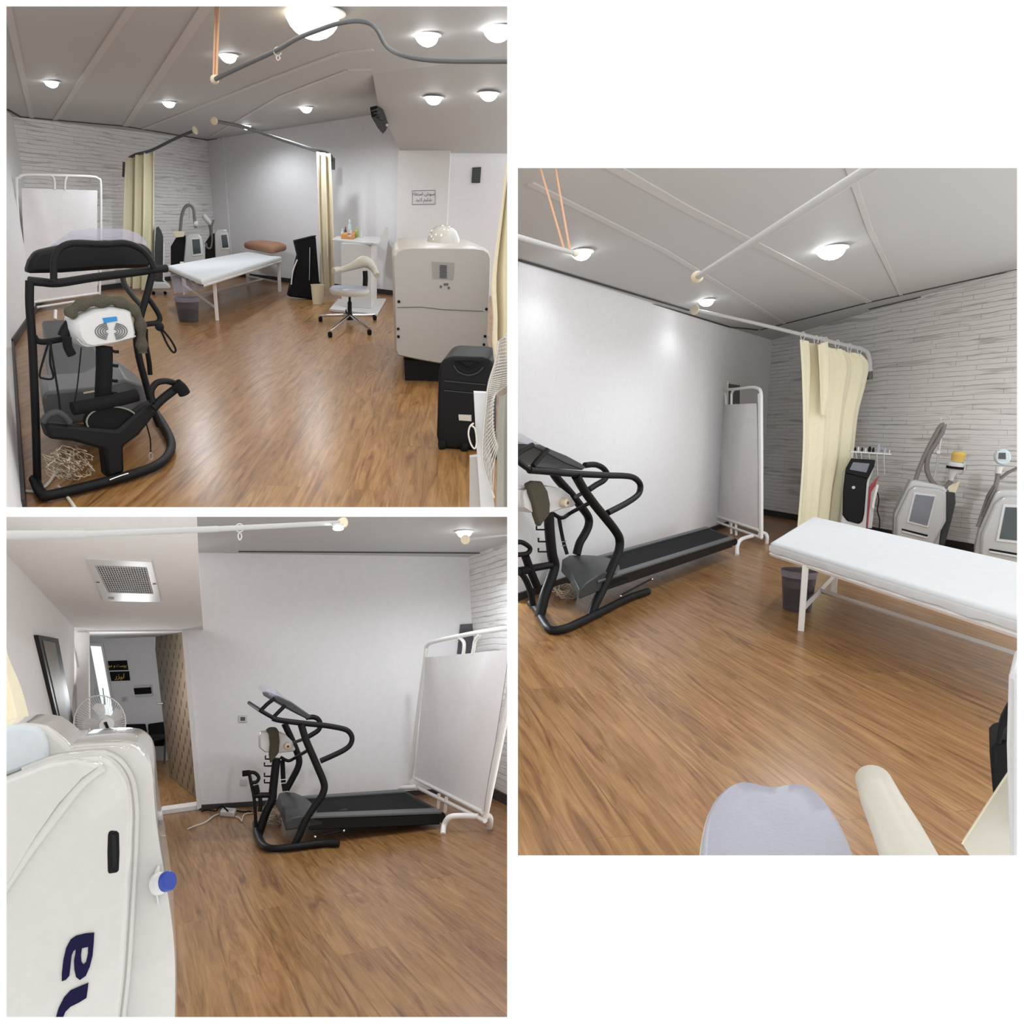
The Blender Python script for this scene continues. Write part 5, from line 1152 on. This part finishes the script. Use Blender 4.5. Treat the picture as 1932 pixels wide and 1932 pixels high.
# black tower machine
def tower():
    pl = upright(1620, 1030, 6); n = tocam(pl); t = thing('beauty_machine', 'black fronted beauty machine with a small tilted display behind the bed', 'beauty machine', pl[0])
    slab('white_body', back(pl, .01), c7_((85, 1600), (88, 1190), (105, 1120), (130, 700), (190, 560), (435, 575), (425, 650), (375, 790), (345, 1265), (340, 1700)), .3, WPLA, t, bevel=.01)
    slab('front_panel', shift(pl, .01), c7_((130, 700), (365, 745), (350, 810), (325, 1120), (308, 1195), (270, 1222), (150, 1190), (105, 1130), (108, 900)), .03, BLACK, t, bevel=.015)
    slab('head', shift(pl, .03), c7_((195, 560), (437, 576), (425, 645), (362, 765), (130, 705), (142, 655)), .06, BLACK, t, bevel=.01)
    slab('display', shift(pl, .042), c7_((212, 597), (378, 612), (345, 702), (175, 672)), .01, SCRN, t)
    MB().lathe(R.hit(shift(pl, .012), *c7_((215, 852))[0]), [(.02, 0), (.02, .006)], 14, n).build('power_button', SILV, t)
    slab('red_side', shift(pl, .0), c7_((372, 850), (470, 738), (440, 820), (392, 900), (358, 1262), (346, 1260)), .03, RED, t)
    slab('white_side', back(pl, .02), c7_((385, 880), (450, 830), (400, 1262), (360, 1262)), .08, WPLA, t)
    rod('side_handle', shift(pl, .06), c7_((458, 825), (415, 1010), (412, 1060)), 2.4, WMET, t)
    slab('tool_shelf', shift(pl, .0), c7_((185, 482), (600, 512), (600, 528), (185, 500)), .18, WPLA, t, bevel=.004)
    for x in (240, 290, 370, 450, 520): rod('shelf_wire', pl, c7_((x, 500), (x+8, 570+(x > 430)*160)), .7, WIRE, t, smooth=0)
    for i, (x, w, h, m) in enumerate([(230, 14, 45, BLACK2), (262, 14, 52, WPLA), (300, 12, 48, BLACK2), (335, 13, 45, WPLA), (375, 22, 62, BLACK2), (412, 16, 55, BLACK2), (465, 22, 95, CLEAR), (530, 22, 60, CLEAR), (575, 12, 45, WIRE)]):
        b = R.hit(back(pl, .06), *c7_((x, 488+(x-185)*.07))[0]); r_ = R.m(b, w/5.337/1.6)
        tag(MB().lathe(b, [(r_, 0), (r_*1.05, R.m(b, h/5.337*.7)), (r_*.7, R.m(b, h/5.337*.8)), (r_*.75, R.m(b, h/5.337))], 12).build('applicator', m),
            'applicator head on the white shelf above the black machine, %s from the curtain' % ['first', 'second', 'third', 'fourth', 'fifth', 'sixth', 'seventh (clear)', 'eighth (clear)', 'last'][i], 'applicator', 'applicators on the machine shelf')
    tag(MB().tube(sm(HT(shift(pl, .04), c7_((450, 880), (470, 980), (455, 1080), (478, 1180), (470, 1300))), 4), .007, 6).build('cable', BLACK2), 'thin black cable hanging right of the black fronted machine', 'cable')
tower()
def slimmer(pl, outer, side, front, bez, scr, slot, label):
    n = tocam(pl); t = thing('slimming_machine', label, 'beauty machine', pl[0])
    slab('rear_case', back(pl, .1), c7_(*outer), .3, GREY2 if False else SILV, t, bevel=.02)
    if side: slab('dark_side', back(pl, .08), c7_(*side), .3, GREY, t, bevel=.01)
    slab('front_shell', pl, c7_(*front), .12, mat('pearl_silver', (.46, .46, .455), .28, .25) if 'pearl_silver' not in bpy.data.materials else bpy.data.materials['pearl_silver'], t, bevel=.025, seg=3)
    bz = slab('bezel', shift(pl, .014), c7_(*bez), .02, WPLA, t, bevel=.006); slab('display', shift(pl, .02), c7_(*scr), .01, SCRN if len(side) > 4 else SCRD, bz)
    slab('slot_lip', shift(pl, .02), c7_(*slot), .03, WPLA, t, bevel=.003)
    slab('slot', shift(pl, .01), [(x, y-4) for x, y in c7_(*slot)], .01, BLACK2, t)
    return t
pl = upright(1745, 1045, 6)
t = slimmer(pl, [(612, 1700), (620, 1290), (628, 1120), (790, 785), (840, 775), (1130, 840), (1165, 900), (1180, 1000), (1130, 1420), (1100, 1700)],
    [(1150, 895), (1240, 905), (1245, 1010), (1200, 1200), (1135, 1430), (1110, 1700), (1040, 1700)],
    [(660, 1700), (640, 1310), (648, 1150), (775, 880), (835, 836), (1080, 868), (1152, 900), (1150, 1190), (1040, 1400), (1030, 1700)],
    [(822, 900), (1052, 930), (972, 1262), (745, 1205)], [(842, 922), (1034, 946), (958, 1236), (776, 1190)], [(705, 1288), (965, 1352), (955, 1370), (700, 1302)],
    'silver slimming machine with a tall hose loop, nearest the black fronted machine')
hs = back(pl, .15); n = tocam(pl)
MB().tube(sm(HT(hs, c7_((840, 775), (890, 630), (960, 470), (1040, 320), (1090, 235), (1130, 212))), 4), R.m(pl[0], 3.6), 10).build('hose', HOSE, t)
MB().tube(sm(HT(hs, c7_((1130, 215), (1110, 290), (1050, 400), (985, 500), (955, 600), (960, 700), (1010, 800), (1080, 845), (1150, 840), (1195, 785))), 4), R.m(pl[0], 4), 10).build('hose', HOSE, t)
MB().tube(HT(hs, c7_((1110, 250), (1095, 360), (1072, 500), (1060, 620), (1030, 750))), R.m(pl[0], 1.8), 8).build('hose_holder', SILV, t)
MB().lathe(R.hit(shift(hs, .03), *c7_((1070, 498))[0]), [(.025, -.02), (.03, 0), (.02, .02)], 12, n).build('holder_joint', WPLA, t)
MB().tube(HT(hs, c7_(*arc(1140, 175, 48, 50, -60, 230, 16))), R.m(pl[0], .9), 6).build('ring_hook', WIRE, t)
hd = HT(shift(hs, .1), c7_((1198, 780), (1205, 735), (1225, 680), (1240, 630), (1250, 600))); k = R.m(hd[0], 1)
MB().tube(hd, [k*3.5, k*4.5, k*9, k*13, k*12.5], 16).build('handpiece', WPLA, t)
MB().tube(HT(shift(hs, .1), c7_((1232, 665), (1238, 640))), k*13.5, 16).build('handpiece_band', BLACK2, t)
MB().tube(HT(shift(hs, .1), c7_((1258, 590), (1275, 520), (1280, 490))), [k*9, k*11.5, k*8], 16).build('foam_head', YCAP, t)
MB().tube(sm(HT(hs, c7_((1300, 570), (1330, 620), (1320, 700), (1280, 720))), 4), k*1.4, 8).build('cradle', WIRE, t)
tag(slab('paper_note', shift(hs, .02), c7_((1165, 840), (1290, 788), (1245, 905), (1175, 895)), .004, CREAMP, None, smooth=False), 'cream paper tag hanging behind the hose of the silver machine', 'note')
pl = upright(1885, 1078, 4)
t = slimmer(pl, [(1430, 1900), (1440, 1470), (1490, 1240), (1640, 900), (1700, 872), (2100, 880), (2100, 1900)], [(1500, 1150), (1570, 950), (1640, 840), (1560, 1000)],
    [(1470, 1900), (1490, 1500), (1500, 1320), (1640, 1010), (1730, 942), (2100, 960), (2100, 1900)], [(1722, 1020), (2080, 1040), (2060, 1440), (1645, 1395)], [(1748, 1050), (2060, 1065), (2040, 1405), (1685, 1368)],
    [(1585, 1490), (2000, 1560), (2000, 1580), (1580, 1506)], 'silver slimming machine cut off by the right edge of the bed view')
hs = back(pl, .12); k = R.m(pl[0], 1)
MB().tube(sm(HT(hs, c7_((1470, 1250), (1530, 1080), (1600, 920), (1650, 830), (1672, 710))), 4), k*4, 10).build('hose', HOSE, t)
MB().tube(sm(HT(hs, c7_((1690, 770), (1760, 710), (1850, 665), (2000, 600))), 4), k*3, 10).build('hose', HOSE, t)
MB().tube(HT(shift(hs, .08), c7_((1672, 710), (1685, 640))), [k*4, k*6], 14).build('handpiece_neck', WPLA, t)
hh = HT(shift(hs, .1), c7_(*arc(1714, 545, 84, 82, 0, 360, 22))); cc = sum(hh, V((0, 0, 0)))/len(hh)
MB().loft([[cc+(q-cc)*s+n*d for q in hh] for d, s in ((-.05, .8), (-.03, 1), (.02, 1), (.035, .85))]).build('handpiece_head', SKYBL, t)
slab('handpiece_rim', shift(hs, .14), c7_((1660, 490), (1765, 490), (1765, 580), (1655, 575)), .01, WPLA, t, bevel=.004); slab('handpiece_display', shift(hs, .146), c7_((1678, 503), (1748, 503), (1750, 568), (1672, 564)), .008, SCRD, t)
# massage bed
massage_bed([(1533, 973), (1452, 1022), (2090, 1213), (2090, 1097)], .62, .08, [(1572, 1118), (1511, 1190), (2100, 1440), (2110, 1290)], 5.2, 'white massage bed with a sheet filling the right of the bed view')
bin_(1503, 1150, 30, 74, 'dark smoked waste bin with clear liner under the bed end in the bed view')
# stool in the foreground
st = ct_((700, 1500), (702, 1330), (715, 1220), (745, 1130), (800, 1068), (850, 1046), (900, 1052), (980, 1068), (1060, 1054), (1120, 1062), (1175, 1112), (1235, 1200), (1290, 1330), (1310, 1500), (1200, 1640), (800, 1640))
t = thing('rolling_stool', 'grey topped stool seat with a cream padded armrest at the bottom of the bed view', 'stool', (R.F(*st[0], z=.5)+R.F(*st[12], z=.5))/2*1.0); b = V(t['_loc']); b.z = 0
s_ = FT(st, .50); cc = sum(s_, V((0, 0, 0)))/len(s_)
MB().loft([[V((cc.x+(q.x-cc.x)*s, cc.y+(q.y-cc.y)*s, z_)) for q in sm(s_, 3, True)] for s, z_ in ((.9, .43), (.98, .45), (1.01, .475), (1.0, .495))]).build('seat_rim', CREAML, t)
MB().loft([[V((cc.x+(q.x-cc.x)*s, cc.y+(q.y-cc.y)*s, z_)) for q in sm(s_, 3, True)] for s, z_ in ((.985, .492), (.97, .51), (.9, .522), (.6, .522), (.1, .515))]).build('seat', LEATH, t)
MB().tube([V((cc.x, cc.y, .06)), V((cc.x, cc.y, .44))], .03, 14).build('gas_lift', BLACK, t)
for k in range(5):
    a = 2*math.pi*k/5+.3; e = V((cc.x+.3*math.cos(a), cc.y+.3*math.sin(a), .06)); lg = MB().tube([V((cc.x, cc.y, .10)), e], .02, 8).build('leg', CHROME, t); MB().ball(V((e.x, e.y, .03)), .03).build('caster', BLACK2, lg)
ar = [R.F(*q, z=z_) for q, z_ in zip(ct_((1362, 1030), (1395, 1110), (1450, 1220), (1500, 1330), (1560, 1460)), (.68, .69, .70, .70, .70))]
k = R.m(ar[0], 1); ax = (ar[0]-ar[1]).normalized()
MB().tube([ar[0]+ax*k*18, ar[0]+ax*k*10, ar[0]]+ar[1:], [k*10, k*22, k*30, k*33, k*36, k*38, k*38], 22).build('armrest', CREAML, t)
MB().tube([ar[3]+V((0, 0, -.04)), V((cc.x+.1, cc.y, .42))], .02, 10).build('armrest_bracket', BLACK, t)
# white cabinet post, black bag and cream board at the right edge
pl = (R.D(1905, 1400, 1.75), V((-.3, -1, 0)).normalized())
t = thing('console_table', 'edge of a white console table at the right border of the bed view', 'table', R.hit(pl, 1910, 1600))
slab('front_edge', pl, cr_((672, 330), (700, 302), (900, 300), (900, 2000), (690, 2000), (668, 1400), (655, 900)), .25, WPLA, t, bevel=.006); slab('inner_groove', shift(pl, .003), cr_((690, 360), (708, 360), (706, 1900), (694, 1900)), .01, SILV, t, smooth=False)
pl2 = (R.D(1880, 1420, 2.25), V((-.2, -1, 0)).normalized())
t = thing('garment_bag', 'black bag with a strap standing behind the white console table edge', 'bag', R.hit(pl2, 1880, 1500))
slab('bag_body', pl2, cr_((525, 930), (560, 895), (640, 870), (680, 860), (680, 1150), (600, 1330), (545, 1330), (530, 1150)), .2, BLACK2, t, bevel=.02)
slab('bag_strap', shift(pl2, .01), cr_((660, 585), (690, 560), (690, 700), (640, 780), (610, 900), (565, 900), (580, 790), (610, 680)), .04, BLACK2, t, bevel=.01)
pl3_ = (R.D(1870, 1560, 2.0), V((-.2, -1, 0)).normalized())
t = thing('cream_board', 'cream panel leaning at the lower right corner of the bed view', 'board', R.hit(pl3_, 1870, 1610))
slab('board_panel', pl3_, cr_((285, 1720), (480, 1420), (600, 1240), (700, 1090), (720, 1090), (720, 2000), (480, 2000), (355, 1830)), .02, CREAML, t, bevel=.004)
rod('board_edge', shift(pl3_, .01), cr_((285, 1722), (480, 1424), (700, 1092)), 1.3, CREAMP, t, smooth=0)
